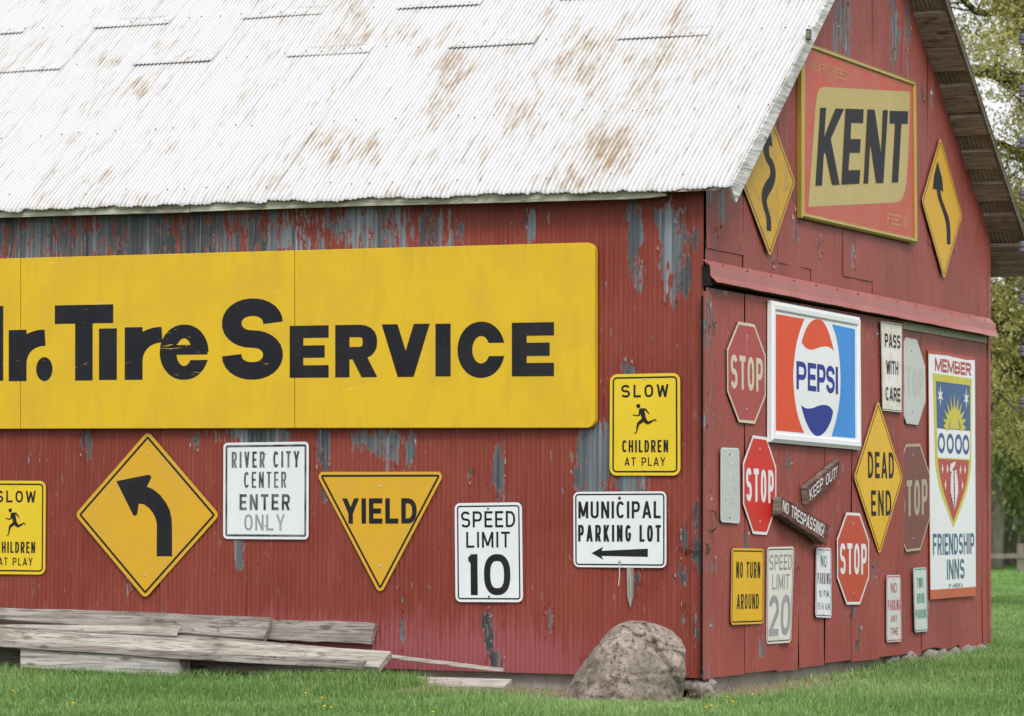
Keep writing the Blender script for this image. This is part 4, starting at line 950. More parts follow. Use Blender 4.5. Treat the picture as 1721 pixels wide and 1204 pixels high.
for k_, q in enumerate(np.radians([6, 24, 42, 60, 76, 92, 108, 126, 144, 162, 175])):
    l_ = [.25, .27, .29, .31, .34, .36, .35, .32, .30, .28, .25][k_]; c1, s1 = math.cos(q), math.sin(q); nx, ny = -s1, c1
    def rp4(r, o): return fr(.54+(r*c1+o*nx)*1.0, .309-(r*s1+o*ny)*.42)
    pol.append([rp4(.125, .028), rp4(.17, .034), rp4(.23, .012), rp4(l_, -.004), rp4(.22, -.018), rp4(.17, -.028), rp4(.125, -.028)])
S.fill(pol, FYEL, name='rising_sun', d=.0018)
pol = []
for cu in (.235, .80):
    pts = []
    for k_ in range(12):
        q = math.pi*k_/6+math.pi/2; r_ = (.085 if k_ % 6 else .115) if k_ % 2 == 0 else .030
        pts.append(fr(cu+r_*math.cos(q)*.8, .178-r_*math.sin(q)*.42))
    pol.append(pts)
S.fill(pol, WHL, name='star', d=.0018)
pol = []
for (cu, cv) in [(.27, .475), (.375, .475), (.66, .475), (.76, .475), (.33, .54), (.70, .54)]:
    pol.append([fr(cu, cv-.022), fr(cu+.02, cv+.006), fr(cu+.007, cv+.006), fr(cu+.007, cv+.016), fr(cu-.007, cv+.016), fr(cu-.007, cv+.006), fr(cu-.02, cv+.006)])
pol.append([fr(.42, .478), fr(.45, .452), fr(.56, .442), fr(.53, .46), fr(.47, .478), fr(.45, .488)])
for r0 in range(11):
    v_ = .487+r0*.0145; wd = .085*math.sin(min(1, (r0+3)/7)*math.pi/2)*(1 if r0 < 7 else 1-.2*(r0-6))
    for sg in (-1, 1):
        pol.append([fr(.515+sg*.006, v_-.004), fr(.515+sg*wd, v_-.012), fr(.515+sg*(wd*.95), v_+.002), fr(.515+sg*.02, v_+.011)])
S.fill(pol, WHL, name='shield_device', d=.0018)
S.text('FRIENDSHIP', .055, .965, .738, .824, FTEAL, .17, .13); S.text('INNS', .35, .74, .843, .925, FTEAL, .18, .15); S.text('OF AMERICA', .38, .70, .943, .959, FTEAL, .16, .16)

# ---- feed sign on the gable
S = Sign('billboard', 'big framed red and gold Kent Feeds sign high on the barn gable', 'sign', (1346.8, 68), (1537.3, 137.5), (1539.6, 409.5), (1346.5, 366), 0, .045, th=.028)
S.panel(S.shape('rect'), KRED, edge=KFRM)
ro, ri = S.inset(S.shape('rect'), -.002), S.inset(S.shape('rect'), .036)
V = [S.P(a, b, .001) for a, b in ro]+[S.P(a, b, .014) for a, b in S.inset(S.shape('rect'), .012)]+[S.P(a, b, .014) for a, b in S.inset(S.shape('rect'), .026)]+[S.P(a, b, .001) for a, b in ri]
o = mk('frame', V, [(l*4+i, l*4+(i+1) % 4, (l+1)*4+(i+1) % 4, (l+1)*4+i) for l in range(3) for i in range(4)], KFRM, S.root)
S.bolt(.02, .5)
Z6 = lambda pts: [S.px(1220+x/2.737, 40+y/2.737) for x, y in pts]
S.fill([Z6([(378, 843)]+smooth([(410, 400), (418, 335), (428, 302), (448, 292), (480, 293)], 4)+[(600, 300), (847, 313)]+smooth([(838, 600), (830, 720), (818, 785), (800, 815), (770, 823)], 4)+[(600, 832)])], KGLD, name='gold_field')
KP = {'K': [(433, 387), (459, 387), (450, 522), (503, 390), (541, 392), (480, 530), (521, 741), (487, 742), (456, 590), (448, 600), (440, 745), (411, 746)],
      'E': [(549, 391), (631, 394), (629, 458), (574, 456), (571, 531), (618, 531), (614, 594), (567, 594), (561, 675), (616, 673), (612, 736), (530, 741)],
      'N': [(650, 394), (682, 396), (712, 600), (721, 398), (743, 398), (722, 733), (690, 734), (662, 545), (652, 735), (632, 737)],
      'T': [(753, 401), (836, 403), (834, 461), (805, 460), (790, 730), (762, 731), (777, 460), (752, 459)]}
o = S.fill([Z6(KP[c]) for c in 'KENT'], KBLK, name='lettering', d=.004)
def slant(txt, x0, y0t, y0b, x1_, y1t, y1b, mat, t):
    n = len(txt); it = []
    for i, c in enumerate(txt):
        f0_, f1_ = i/n, (i+.82)/n; xa, xb = x0+(x1_-x0)*f0_, x0+(x1_-x0)*f1_
        ya_t, ya_b = y0t+(y1t-y0t)*f0_, y0b+(y1b-y0b)*f0_
        a0, b1 = S.px(xa, ya_t); _, b0 = S.px(xa, ya_b); a1 = S.px(xb, ya_t+(y1t-y0t)*.8/n)[0]
        it.append((c, a0, b0, a1, b1, t))
    S.glyphs(it, mat, name='small_lettering')
slant('GUARANTEED', 1362, 101, 117, 1424, 119, 137, KLET, .15); slant('FEEDS', 1491, 357.5, 376, 1524.5, 365, 384, KLET, .17)
# gable diamonds
S = Sign('metal_sign', 'amber diamond winding road sign half under the left roof edge', 'sign', (1292, 184), (1337, 305.6), (1294, 433), (1248, 310), 0, OFG, affine=True)
S.panel(S.round(S.shape('diamond'), .035), YELM); S.border('diamond', .020, .008, BLK, .035)
Z3 = lambda pts: [S.px(1150+x/3.0105, y/3.0105) for x, y in pts]
L_ = smooth([(404, 700), (400, 760), (412, 810), (432, 850), (432, 890), (410, 925), (394, 965), (392, 1010), (402, 1060), (414, 1100), (417, 1168)], 4); R_ = smooth([(440, 1170), (438, 1110), (425, 1060), (417, 1020), (425, 990), (448, 950), (460, 905), (461, 860), (448, 815), (432, 790), (428, 752), (432, 735)], 4)
S.fill([Z3(L_+R_+[(446, 742), (440, 690), (424, 640), (404, 690)])], BLK, name='arrow')
S.bolt(.47, .86)
S = Sign('metal_sign', 'amber diamond curve sign near the right roof edge of the gable', 'sign', (1580.3, 230.5), (1617.3, 362.5), (1586.7, 470.5), (1549.5, 337.5), 0, OFG, affine=True)
S.panel(S.round(S.shape('diamond'), .035), YELO); S.border('diamond', .020, .008, BLK, .035)
Z6 = lambda pts: [S.px(1220+x/2.737, 40+y/2.737) for x, y in pts]
L_ = smooth([(968, 762), (975, 800), (990, 845), (1005, 890), (1014, 940), (1016, 1015)], 4); R_ = smooth([(1033, 1016), (1032, 940), (1024, 890), (1008, 845), (992, 800), (987, 765)], 4)
S.fill([Z6(L_+R_+[(1000, 775), (995, 715), (973, 632), (957, 700), (951, 762)])], BLK, name='arrow'); S.bolt(.5, .13); S.bolt(.5, .86)

# ------------------------------------------------------------------ latch and handle
a = pl(1156, 921, 1, -.03); b_ = pl(1180, 924, 1, -.045); c_ = pl(1190, 922, 0, .05)
lt = mk('latch', *join(tube([a, a*.5+b_*.5+np.array([0, 0, -.012]), b_, c_], .0045, 6), tube([a+np.array([0, 0, .02]), a+np.array([0, -.008, 0]), a-np.array([0, 0, .02])], .007, 6), tube([c_+np.array([0, 0, .03]), c_+np.array([.012, 0, 0]), c_-np.array([0, 0, .03])], .008, 6)), RUSTY)
tag(lt, 'rusty wire hasp holding the sliding door to the barn corner', 'latch')
P = [pl(x, y, 0, XD+o_) for x, y, o_ in ((1197, 859, .012), (1202, 861, .05), (1206, 875, .055), (1203, 888, .05), (1196, 894, .012))]
mk('door_handle', *tube(P, .006, 6), RUSTY, door)

# ------------------------------------------------------------------ lumber pile
def plank(label, q, yt, yb2, thick, mat, seed=0, droop=0.):
    P = [pl(*q[0], 1, yt), pl(*q[1], 1, yt), pl(*q[2], 1, yb2), pl(*q[3], 1, yb2)]
    org = (P[2]+P[3])/2; r_ = random.Random(seed)
    up_ = (P[0]-P[3]); al = P[1]-P[0]; nn = np.cross(al, up_); nn /= np.linalg.norm(nn)
    if nn[1] < 0: nn = -nn
    n = 16; V = []; ph = r_.uniform(0, 6)
    for i in range(n+1):
        t = i/n; j = (.003*math.sin(t*11+ph)+.002*math.sin(t*29))*(1. if thick > .03 else .25)
        A = P[0]*(1-t)+P[1]*t+np.array([0, 0, j]); B = P[3]*(1-t)+P[2]*t+np.array([0, 0, j*.7+r_.uniform(-.0015, .0015)])
        V += [A, B, B+nn*thick, A+nn*thick]
    V = [v-org for v in V]
    Fc = [(0, 1, 2, 3), (n*4+3, n*4+2, n*4+1, n*4)]
    for i in range(n):
        for c in range(4): Fc.append((i*4+c, (i+1)*4+c, (i+1)*4+(c+1) % 4, i*4+(c+1) % 4))
    o = mk('plank', V, [f[::-1] for f in Fc], mat, loc=org); bev(o, .004, 2); tag(o, label, 'plank', 'old planks stacked against the barn'); return o
plank('broad grey plank with knots, topmost at the left of the pile', [(-200, 1013), (455, 1037), (443, 1074), (-200, 1025)], -.12, -.16, .042, WOOD, 1)
plank('grey plank end with a crack, behind the topmost knotty plank', [(380, 1038), (630, 1047), (622, 1083), (380, 1072)], -.06, -.08, .045, WOOD, 2)
plank('grey plank edge running behind the long front beam', [(-200, 1046), (330, 1067), (628, 1094), (-200, 1076)], -.14, -.22, .04, WOOD, 3)
plank('long pale plank across the front of the pile, slanting down right', [(-200, 1042), (657, 1094), (636, 1121), (-200, 1066)], -.26, -.36, .045, WOODL, 4)
plank('narrow weathered plank under the front edge of the long pale plank', [(-200, 1066.5), (612, 1111), (606, 1126), (-200, 1076)], -.375, -.38, .10, WOOD, 5)  # darker wood here: the shade on this upright edge is put into colour
plank('short thin pale board lying on the long front plank', [(120, 1054), (304, 1055.5), (297, 1070), (-60, 1052)], -.21, -.27, .014, WOODL, 6)
plank('thin stick slanting from the pile down to the ground', [(655, 1100), (846, 1123), (844, 1130), (655, 1107)], -.16, -.165, .02, WOODL, 7)
plank('pale plank lying on the grass below the thin stick', [(634, 1135), (860, 1141), (846, 1155), (636, 1149)], -.32, -.42, .03, WOODL, 8)
plank('thick chalky white timber block under the front of the pile', [(34, 1084), (301, 1102), (301, 1138), (34, 1122)], -.355, -.365, .14, woodmat('chalky timber', (.36, .345, .32), (.52, .50, .47), (.13, .11, .09)), 9)
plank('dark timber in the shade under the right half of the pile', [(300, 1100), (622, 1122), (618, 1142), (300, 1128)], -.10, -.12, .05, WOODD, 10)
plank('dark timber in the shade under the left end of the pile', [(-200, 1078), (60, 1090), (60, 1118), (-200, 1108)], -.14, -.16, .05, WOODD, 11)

# ------------------------------------------------------------------ ground
def gz(x, y):
    """ground height"""
    x = np.asarray(x, float); y = np.asarray(y, float)
    z = -.075+.012*np.sin(x*2.1+y*.7)*np.cos(y*1.7)+.008*np.sin(x*5.3+1)*np.sin(y*4.1)
    z = z-.04*np.exp(-((x+.15)**2/.5+(y+.1)**2/.25))-.035*np.exp(-((x+.15)**2/.9+(y+.9)**2/.5))            # worn hollow at the corner
    z = z+.035*np.clip((y-1.5)/3, 0, 1)*np.clip(1-(y-8)/30, 0, 1)
    z = z-.05*np.clip((-x-1)/3, 0, 1)*0
    return z
def dirt(x, y):
    x = np.asarray(x, float); y = np.asarray(y, float)
    d1 = np.where((y < .1) & (x < .1), np.exp(-(np.clip(-.02-y, 0, 9)/np.where(x > -1.6, 1.18, .25))**8), 0)
    d1 = d1*np.where(x < -2.3, .9, 1)
    d2 = np.where(y >= -.3, np.exp(-(np.clip(x-.02, 0, 9)/np.where(y < 1.6, .55, .16))**4)*np.clip(1.25-(y)/3.2, .12, 1), 0)
    d3 = np.exp(-((x+.25)**2/.5+(y+.35)**2/.06))*.8
    d3 = np.maximum(d3, np.exp(-((x+1.15)**2/.12+(y+.25)**2/.03))*.8)
    return np.clip(np.maximum(np.maximum(d1, d2), d3), 0, 1)
g = NT('lawn soil', .15)
n1 = g.noise(g.coord((1,)*3), 1.6, 5); n2 = g.noise(g.coord((1,)*3), 40., 5); n3 = g.noise(g.coord((.07, .07, .07)), 1., 4)
gc = g.mix(g.ramp(n2, .3, .7), (.030, .055, .014), (.060, .105, .026)); gc = g.mix(g.math('MULTIPLY', g.ramp(n1, .45, .7), .5), gc, (.085, .115, .035))
gc = g.mix(g.math('MULTIPLY', g.attr('far'), 1.), gc, g.mix(g.ramp(n1, .3, .7), (.09, .20, .035), (.13, .26, .055)))
dm = g.ramp(g.math('ADD', g.attr('dirt'), g.math('MULTIPLY', g.math('SUBTRACT', n2, .5), .5)), .35, .6)
gc = g.mix(dm, gc, g.mix(g.ramp(n2, .35, .65), (.16, .12, .085), (.36, .295, .22)))
g.set('Base Color', gc); g.set('Roughness', .95); g.bump(n2, .8, .02); LAWN = g.m
xs = np.concatenate([np.linspace(-300, -14, 24)[:-1], np.linspace(-14, -7, 15)[:-1], np.linspace(-7, 4, 170)[:-1], np.linspace(4, 12, 20)[:-1], np.linspace(12, 200, 16)])
ys_ = np.concatenate([np.linspace(-40, -6, 10)[:-1], np.linspace(-6, 8, 200)[:-1], np.linspace(8, 60, 50)[:-1], np.linspace(60, 600, 20)])
X, Y = np.meshgrid(xs, ys_); Zg = gz(X, Y)
i = np.arange(len(ys_)-1)[:, None]*len(xs)+np.arange(len(xs)-1)[None]
gd = mk_np('ground', np.stack([X, Y, Zg], -1).reshape(-1, 3), np.stack([i, i+1, i+len(xs)+1, i+len(xs)], -1).reshape(-1, 4), LAWN, None, True, {'dirt': dirt(X, Y), 'far': np.clip((Y-9)/12, 0, 1)})
gd['kind'] = 'structure'

def leafmat(name, cols, rough=.6, trans=.25):
    n = NT(name, .3); a = n.attr('shade'); c = n.mix(n.ramp(a, 0, .5), cols[0], cols[1]); c = n.mix(n.ramp(a, .5, 1.), c, cols[2])
    n.set('Base Color', c); n.set('Roughness', rough)
    tr = n.t.nodes.new('ShaderNodeBsdfTranslucent'); n.t.links.new(c, tr.inputs[0])
    mx = n.t.nodes.new('ShaderNodeMixShader'); mx.inputs[0].default_value = trans
    n.t.links.new(n.b.outputs[0], mx.inputs[1]); n.t.links.new(tr.outputs[0], mx.inputs[2]); n.t.links.new(mx.outputs[0], n.o.inputs[0]); return n.m
GRASS = leafmat('grass blades', [(.095, .215, .045), (.235, .39, .115), (.46, .57, .28)], .5, .35)
STRAW = leafmat('dry grass', [(.24, .20, .12), (.34, .29, .18), (.42, .38, .26)], .8, .2)
def blades(name, n, sample, hgt, wid, mat, label, cat, shade=None):
    x, y = sample(n); dn = dirt(x, y)
    inb = (x < .0) & (y > -.03) & (y < 5.75)
    keep = (~inb)&(rng.random(len(x)) > dn*1.0-.03)
    x, y = x[keep], y[keep]; n = len(x); z = gz(x, y)
    cl = .5+.5*np.sin(x*3.1+np.sin(y*2.3)*2)*np.cos(y*2.7+x)       # tufts
    pn = .5+.5*np.sin(x*1.3+1.7*np.sin(y*.9))*np.sin(y*1.1+.8*np.sin(x*2.))
    h = hgt(x, y)*rng.uniform(.55, 1.25, n)*(.8+.45*cl); wv = wid(x, y)*rng.uniform(.7, 1.3, n)
    th = rng.uniform(0, 2*math.pi, n); lean = rng.uniform(.1, .85, n)*h; la = rng.uniform(0, 2*math.pi, n)
    dx, dy = np.cos(th)*wv/2, np.sin(th)*wv/2; lx, ly = np.cos(la)*lean, np.sin(la)*lean
    b0 = np.stack([x-dx, y-dy, z-.01], -1); b1 = np.stack([x+dx, y+dy, z-.01], -1)
    m0 = np.stack([x-dx*.75+lx*.35, y-dy*.75+ly*.35, z+h*.55], -1); m1 = np.stack([x+dx*.75+lx*.35, y+dy*.75+ly*.35, z+h*.55], -1)
    tp = np.stack([x+lx, y+ly, z+h*np.sqrt(np.clip(1-(lean/h)**2*.5, .2, 1))], -1)
    V = np.stack([b0, b1, m1, m0, tp], 1).reshape(-1, 3); o = np.arange(n)[:, None]*5
    Fc = np.concatenate([o+np.array([[0, 1, 2]]), o+np.array([[0, 2, 3]]), o+np.array([[3, 2, 4]])], 0)
    sh = np.clip(rng.normal(.40, .22, n)+.45*(pn-.5)+(rng.random(n) < .05)*.4, 0, 1) if shade is None else rng.uniform(0, 1, n)
    ob = mk_np(name, V, Fc, mat, None, False, {'shade': np.repeat(sh, 5)}); ob['kind'] = 'stuff'; ob['label'] = label; ob['category'] = cat; return ob
def near_s(n):
    # polar around the camera, wide on both sides of the picture
    d = rng.uniform(15.2, 27, n); a = rng.uniform(-.215, .215, n)
    p = CAM[:2][None]+d[:, None]*(np.cos(a)[:, None]*F0[None, :2]+np.sin(a)[:, None]*R0[None, :2]); return p[:, 0], p[:, 1]
def far_s(n):
    d = 25/(1-rng.random(n)*.60); a = rng.uniform(.09, .215, n)
    p = CAM[:2][None]+d[:, None]*(np.cos(a)[:, None]*F0[None, :2]+np.sin(a)[:, None]*R0[None, :2]); return p[:, 0], p[:, 1]
dist = lambda x, y: np.hypot(x-CAM[0], y-CAM[1])
blades('grass', 300000, near_s, lambda x, y: .040*(1-.35*np.exp(-((x+.2)**2/1.2+(y+1.0)**2/.35))), lambda x, y: .0050+0*x, GRASS, 'mown green lawn grass in front of and beside the barn', 'grass')
blades('grass', 150000, far_s, lambda x, y: .036+.0002*dist(x, y), lambda x, y: .0001*dist(x, y)+.005, GRASS, 'lawn running back to the trees right of the barn', 'grass')
def tuft_s(n):
    cx = []; cy = []
    for (x0, y0_, r) in [(-4.6, -.55, .25), (-3.9, -.5, .3), (-3.2, -.5, .3), (-2.5, -.5, .12), (-2.2, -.45, .12), (-1.9, -.42, .3), (-1.6, -.6, .1), (-1.2, -1.0, .15), (-.75, -1.15, .15), (.6, -1.0, .1), (-5.3, -.6, .3), (-2.9, -1.6, .5), (1.3, -1.2, .5)]:
        q = rng.normal(0, 1, (n//13, 2))*np.array([r, .07]); cx.append(x0+q[:, 0]); cy.append(y0_+q[:, 1])
    return np.concatenate(cx), np.concatenate(cy)
blades('tall_grass', 9000, tuft_s, lambda x, y: .075+0*x, lambda x, y: .0045+0*x, GRASS, 'longer grass tufts along the planks and boulder', 'grass')
def straw_s(n):
    x = np.concatenate([rng.normal(-.5, .5, n//2), rng.normal(.25, .2, n//2)]); y = np.concatenate([rng.normal(-.5, .25, n//2), rng.uniform(-.2, 4.5, n//2)]); return x, y
_d = dirt
dirt_keep = dirt
def straw():
    global dirt
    dirt = lambda x, y: np.zeros_like(np.asarray(x, float))
    blades('dry_grass', 9000, straw_s, lambda x, y: .020+0*x, lambda x, y: .004+0*x, STRAW, 'dry straw coloured grass on the bare soil along the barn', 'dry grass', 1)
    dirt = dirt_keep
straw()
# dandelions
DY = paint('dandelion yellow', (.80, .52, .01), .6)
for (x, y) in [(22, 1162), (123, 1183), (514, 1166), (541, 1174), (556, 1190), (545, 1188), (728, 1198), (1222, 1172), (1232, 1180), (1196, 1187), (1187, 1190), (1265, 1168), (1690, 1077), (1686, 1080)]:
    p = pl(x, y, 2, -.045); r_ = .0095 if y > 1100 else .016
    V, Fc = tube([(0, 0, -.04), (0, 0, 0)], .0015, 4)
    n = 10; R = [(r_*math.cos(2*math.pi*k/n), r_*math.sin(2*math.pi*k/n), .003) for k in range(n)]+[(0, 0, .009), (0, 0, -.003)]
    b0 = len(V); V += R; Fc += [(b0+k, b0+(k+1) % n, b0+n) for k in range(n)]+[(b0+(k+1) % n, b0+k, b0+n+1) for k in range(n)]
    o = mk('dandelion', V, Fc, DY, loc=p); tag(o, 'small yellow dandelion flower in the lawn', 'flower', 'dandelions dotted over the lawn')

# ------------------------------------------------------------------ fence in the far lawn
FD = 62.
fr_ = thing('rail_fence', 'grey wooden rail fence at the far edge of the lawn', 'fence', at(1700, 955, FD))
fo = np.array(fr_.location[:])
dirf = R0
for k in range(-3, 7):
    b_ = at(1715, 958, FD)+dirf*k*2.4; b_[2] = -.12
    if -1.0 < 0: pass
    V, Fc = quadbox([b_+np.array([-.06, 0, .0])-dirf*0, b_+np.array([.06, 0, 0]), b_+np.array([.06, 0, 0]), b_+np.array([-.06, 0, 0])], (0, .12, 0))
    V = [b_+dirf*sx*.065+F0*sy*.06+np.array([0, 0, z]) for z in (0, .60) for sx, sy in ((-1, -1), (1, -1), (1, 1), (-1, 1))]
    mk('post', [v-fo for v in V], [(3, 2, 1, 0), (4, 5, 6, 7), (0, 1, 5, 4), (1, 2, 6, 5), (2, 3, 7, 6), (3, 0, 4, 7)], WOODD, fr_)
    a_ = b_+np.array([0, 0, .36])-F0*.09; c_ = a_+dirf*2.4
    V = [q+np.array([0, 0, z])+F0*t for q in (a_, c_) for z, t in ((-.045, 0), (.045, 0), (.045, .04), (-.045, .04))]
    mk('rail', [v-fo for v in V], [(0, 1, 2, 3), (7, 6, 5, 4), (0, 4, 5, 1), (1, 5, 6, 2), (2, 6, 7, 3), (3, 7, 4, 0)], WOODD, fr_)

# ------------------------------------------------------------------ trees
BARK = NT('grey brown bark', .15); c_ = BARK.coord((1, 1, 1)); b1_ = BARK.noise(BARK.coord((6, 6, 1.2)), 1., 6, .7)
BARK.set('Base Color', BARK.mix(BARK.ramp(b1_, .3, .7), (.045, .037, .030), (.15, .13, .11))); BARK.set('Roughness', .9); BARK.bump(b1_, 1., .05); BARK = BARK.m
BARKL = NT('pale bark', .15); b1_ = BARKL.noise(BARKL.coord((5, 5, 1)), 1., 6, .7)
BARKL.set('Base Color', BARKL.mix(BARKL.ramp(b1_, .3, .7), (.12, .10, .085), (.27, .245, .21))); BARKL.set('Roughness', .9); BARKL.bump(b1_, 1., .05); BARKL = BARKL.m
LEAFY = leafmat('young yellow green leaves', [(.26, .26, .065), (.44, .42, .13), (.62, .58, .27)], .6, .45)
LEAFG = leafmat('spring green leaves', [(.085, .16, .035), (.22, .34, .075), (.42, .54, .17)], .6, .4)
LEAFW = leafmat('pale willow leaves', [(.12, .15, .05), (.23, .27, .10), (.34, .37, .17)], .6, .4)
def leaves(name, C_, n_per, spread, size, mat, parent, org, elong=1., droop=0., shade=(.5, .22)):
    """leaf sized quads scattered in clumps around the points C_"""
    C_ = np.asarray(C_); m_ = len(C_)*n_per; base = np.repeat(C_, n_per, 0); cs = np.repeat(rng.normal(0, .14, len(C_)), n_per)
    off = rng.normal(0, 1, (m_, 3))*np.array(spread); off[:, 2] -= np.abs(rng.normal(0, 1, m_))*droop
    P = base+off; a = rng.normal(0, 1, (m_, 3)); a /= np.linalg.norm(a, axis=1)[:, None]
    if droop: a[:, 2] -= 1.6; a /= np.linalg.norm(a, axis=1)[:, None]
    b = np.cross(a, rng.normal(0, 1, (m_, 3))); b /= np.linalg.norm(b, axis=1)[:, None]
    s = rng.uniform(.6, 1.3, m_)[:, None]*size
    V = np.stack([P-a*s*elong, P+b*s*.45, P+a*s*elong, P-b*s*.45], 1).reshape(-1, 3)-org
    sh = np.clip(rng.normal(shade[0], shade[1], m_)+cs, 0, 1)
    return mk_np(name, V, np.arange(m_*4).reshape(-1, 4), mat, parent, False, {'shade': np.repeat(sh, 4)})
def branch(p, d, L, r, depth, out, tips, wig=.35, rr=None, grav=0.):
    rr = rr or random
    n = 6; pts = [np.array(p, float)]; rad = [r]; d = np.array(d, float); d /= np.linalg.norm(d)
    for i in range(n):
        d = d+np.array([rr.uniform(-1, 1), rr.uniform(-1, 1), rr.uniform(-1, 1)])*wig/n*1.8+np.array([0, 0, grav/n]); d /= np.linalg.norm(d)
        pts.append(pts[-1]+d*L/n); rad.append(r*(1-.55*(i+1)/n))
        if depth and i >= 1 and rr.random() < .8:
            s = np.array([rr.uniform(-1, 1), rr.uniform(-1, 1), rr.uniform(-.5, .9)]); s /= np.linalg.norm(s)
            branch(pts[-1], d*.55+s*.8, L*rr.uniform(.4, .62), rad[-1]*.5, depth-1, out, tips, wig*1.15, rr, grav)
    out.append(tube(pts, rad, 6 if depth else 4))
    if depth <= 1: tips += pts[2:]
    if depth == 0: tips.append(pts[-1])
def tree(label, base, limbs, trunk_pts, trunk_r, leafm, n_per, spread, size, seed, bark=BARK, depth=3, group=None, droop=0., elong=1., shade=(.5, .22), grav=0., cat='tree', nm='tree'):
    rr = random.Random(seed); base = np.array(base, float); T = thing(nm, label, cat, base, group)
    tb = [tube([base+np.array(q) for q in trunk_pts], trunk_r, 12)]; out = []; tips = []
    for (h0, d, L, r) in limbs: branch(base+np.array(h0), d, L, r, depth, out, tips, .4, rr, grav)
    V, Fc = join(*tb); mk('trunk', [v-base for v in V], Fc, bark, T, True)
    V, Fc = join(*out); mk('branches', [v-base for v in V], Fc, bark, T, True)
    if len(tips) > 60: tips = [tips[q] for q in rr.sample(range(len(tips)), len(tips)//2)]; n_per = n_per*2
    leaves('crown', tips, n_per, tuple(q*.8 for q in spread), size, leafm, T, base, elong, droop, shade)
    return T
# the big old tree right of the frame, its limbs reaching back over the barn's right edge
bD = 36.; bb = at(1900, 1000, bD); bb[2] = -.1
def rel(x, y, dd=0.): return at(x, y, bD+dd)-bb
T = thing('oak_tree', 'large old tree with thick dark limbs and young yellow green leaves behind the barn', 'tree', bb)
rr = random.Random(21); out = []; tips = []
tk = [np.array([0, 0, -.2]), np.array([.02, 0, 1.2]), rel(1895, 620), rel(1880, 420), rel(1860, 200), rel(1850, -100)]
mk('trunk', *tube(tk, [.55, .42, .36, .3, .24, .15], 14), BARK, T, True)
LIMB = [([(1880, 600), (1800, 590), (1735, 585), (1700, 560), (1672, 520), (1650, 470), (1625, 440)], .16), ([(1890, 640), (1800, 650), (1740, 640), (1700, 610), (1670, 590), (1640, 590), (1600, 600)], .12),
        ([(1700, 560), (1690, 600), (1680, 660), (1660, 700), (1655, 760)], .05), ([(1860, 240), (1790, 190), (1740, 150), (1700, 135), (1660, 120), (1620, 118), (1580, 80)], .12), ([(1870, 350), (1800, 330), (1750, 290), (1700, 250), (1660, 235)], .07),
        ([(1865, 200), (1800, 90), (1740, 40), (1690, 20), (1640, 20), (1600, -30)], .07), ([(1730, 585), (1712, 540), (1700, 500), (1690, 430), (1680, 380)], .05), ([(1875, 300), (1790, 240), (1730, 100), (1690, -40), (1660, -120)], .07), ([(1872, 480), (1790, 470), (1740, 430), (1715, 380), (1700, 330), (1650, 270)], .07),
        ([(1860, 100), (1920, -60), (2000, -200), (2080, -300)], .12), ([(1870, 400), (1960, 330), (2060, 300), (2160, 250)], .12), ([(1850, -60), (1800, -200), (1740, -320)], .1)]
for pts, r in LIMB:
    P = [rel(x, y, rr.uniform(-.5, .5)*min(1, k*.5)) for k, (x, y) in enumerate(pts)]
    P2 = [tuple(q) for q in P]; P2 = smooth(P2, 3); n = len(P2)
    out.append(tube(P2, [r*(1-.6*k/n) for k in range(n)], 8)); P2 = [np.array(q) for q in P2]
    for k in range(3, n):
        if rr.random() < .62:
            s = np.array([rr.uniform(-1, 1), rr.uniform(-1, 1), rr.uniform(-.7, .8)]); s /= np.linalg.norm(s)
            branch(P2[k], s, rr.uniform(.5, 1.5), r*.28*(1-.4*k/n), 1, out, tips, .5, rr)
V, Fc = join(*out); mk('limbs', V, Fc, BARK, T, True)
tips = [t+bb for t in tips]; print('oak tips', len(tips))
tips = np.array(tips)[np.random.default_rng(3).permutation(len(tips))[:int(len(tips)*.5)]]
leaves('crown', tips, 70, (.105, .105, .085), .026, LEAFY, T, bb, 1., 0., (.5, .22))
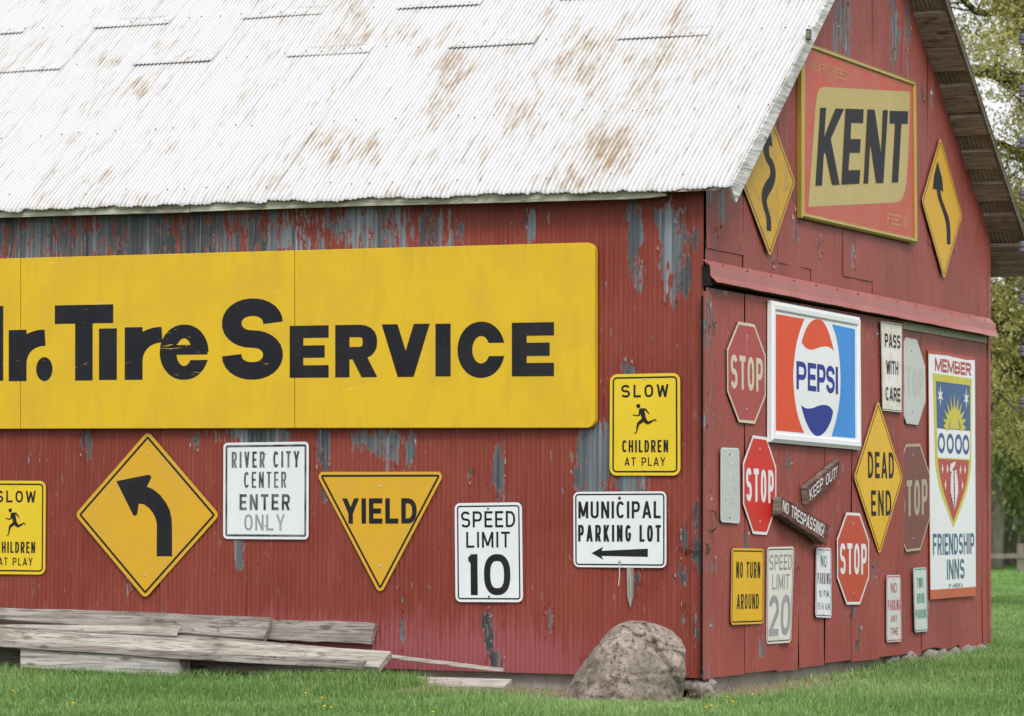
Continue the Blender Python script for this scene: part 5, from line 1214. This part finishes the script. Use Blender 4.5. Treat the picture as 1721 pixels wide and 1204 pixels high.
# wood edge beyond the fence
specs = [(1672, 66, 'willow', 1), (1700, 72, 'g', 2), (1640, 74, 'g', 3), (1740, 69, 'g', 4), (1665, 82, 'g', 5), (1720, 84, 'g', 6), (1600, 80, 'g', 7), (1780, 76, 'g', 8), (1820, 70, 'willow', 9), (1560, 74, 'g', 10), (1695, 95, 'g', 11), (1755, 96, 'g', 12), (1635, 97, 'g', 13)]
LBL = {'willow': 'pale drooping willow in the wood beyond the fence', 'g': 'green leafy tree in the wood beyond the fence'}
for (x, d, kd, sd_) in specs:
    b_ = at(x, 950, d); b_[2] = -.15; rr = random.Random(sd_); Ht = rr.uniform(5.0, 6.5)
    tr = [(0, 0, 0), (rr.uniform(-.1, .1), 0, 1.5), (rr.uniform(-.2, .2), 0, 3.), (rr.uniform(-.3, .3), 0, Ht*.85)]
    limbs = [((tr[1][0]*min(1, h/1.5), 0, h), (math.cos(q), math.sin(q), .35 if kd == 'g' else .7), rr.uniform(1.6, 2.6), .05) for h, q in zip(np.linspace(.9, Ht*.75, 13), np.arange(13)*2.4+sd_)]
    if kd == 'willow':
        tree(LBL[kd], b_, [((0, 0, h), (math.cos(q), math.sin(q), .9), 1.8, .05) for h, q in zip(np.linspace(1.8, 4., 9), np.arange(9)*2.4)], tr, [.17, .14, .11, .04], LEAFW, 90, (.12, .12, .12), .05, sd_, BARKL, 1, 'trees of the wood beyond the lawn', .75, 1.3, (.5, .2), nm='willow_tree')
    else:
        tree(LBL[kd], b_, limbs, tr, [.19, .16, .12, .04], LEAFG, 26, (.22, .22, .18), .052, sd_, BARKL, 2, 'trees of the wood beyond the lawn', 0., 1., (.5, .25))
# far thicket closing the wood
n = 9000; Cc = np.stack([rng.uniform(-26, 26, n), rng.uniform(0, 14, n), np.abs(rng.normal(0, 1.9, n))], -1)
c0 = at(1700, 940, 108); c0[2] = -.1
Pw = c0+Cc[:, :1]*R0+Cc[:, 1:2]*F0+Cc[:, 2:]*Zv
o = leaves('thicket', Pw, 14, (.35, .35, .3), .16, LEAFG, None, np.zeros(3), 1., 0., (.45, .22)); o['kind'] = 'stuff'; o['label'] = 'dense green undergrowth at the back of the wood'; o['category'] = 'undergrowth'

# ------------------------------------------------------------------ hanging chain of grey bobbins near the right edge
hD = 21.5; top = at(1725, -260, hD); hc = thing('hanging_chain', 'string of grey ribbed bobbins hanging at the right picture edge', 'ornament', at(1725, 740, hD)); ho = np.array(hc.location[:])
GB = paint('blue grey bobbin', (.20, .21, .25), .6)
bot = ho.copy(); topv = np.array([bot[0], bot[1], top[2]])
mk('cord', *tube([topv-ho, np.zeros(3)], .003, 5), DARK, hc)
prof = [(.008, -.036), (.034, -.036), (.043, -.030), (.044, -.012), (.036, -.008), (.036, -.003), (.045, .002), (.045, .012), (.038, .016), (.044, .020), (.042, .032), (.030, .036), (.008, .036)]
V = []; Fc = []; n = 16
for r_, z_ in prof: V += [(r_*math.cos(2*math.pi*k/n), r_*math.sin(2*math.pi*k/n), z_) for k in range(n)]
for j in range(len(prof)-1):
    for k in range(n): Fc.append((j*n+k, j*n+(k+1) % n, (j+1)*n+(k+1) % n, (j+1)*n+k))
me = None
for y in range(-202, 720, 88):
    p = at(1725, y, hD); z_ = p[2]-ho[2]+.0
    if me is None: o = mk('bobbin', V, Fc, GB, hc, False, (0, 0, z_)); me = o.data
    else:
        o = bpy.data.objects.new('bobbin', me); col.objects.link(o); o.parent = hc; o.location = (0, 0, z_)
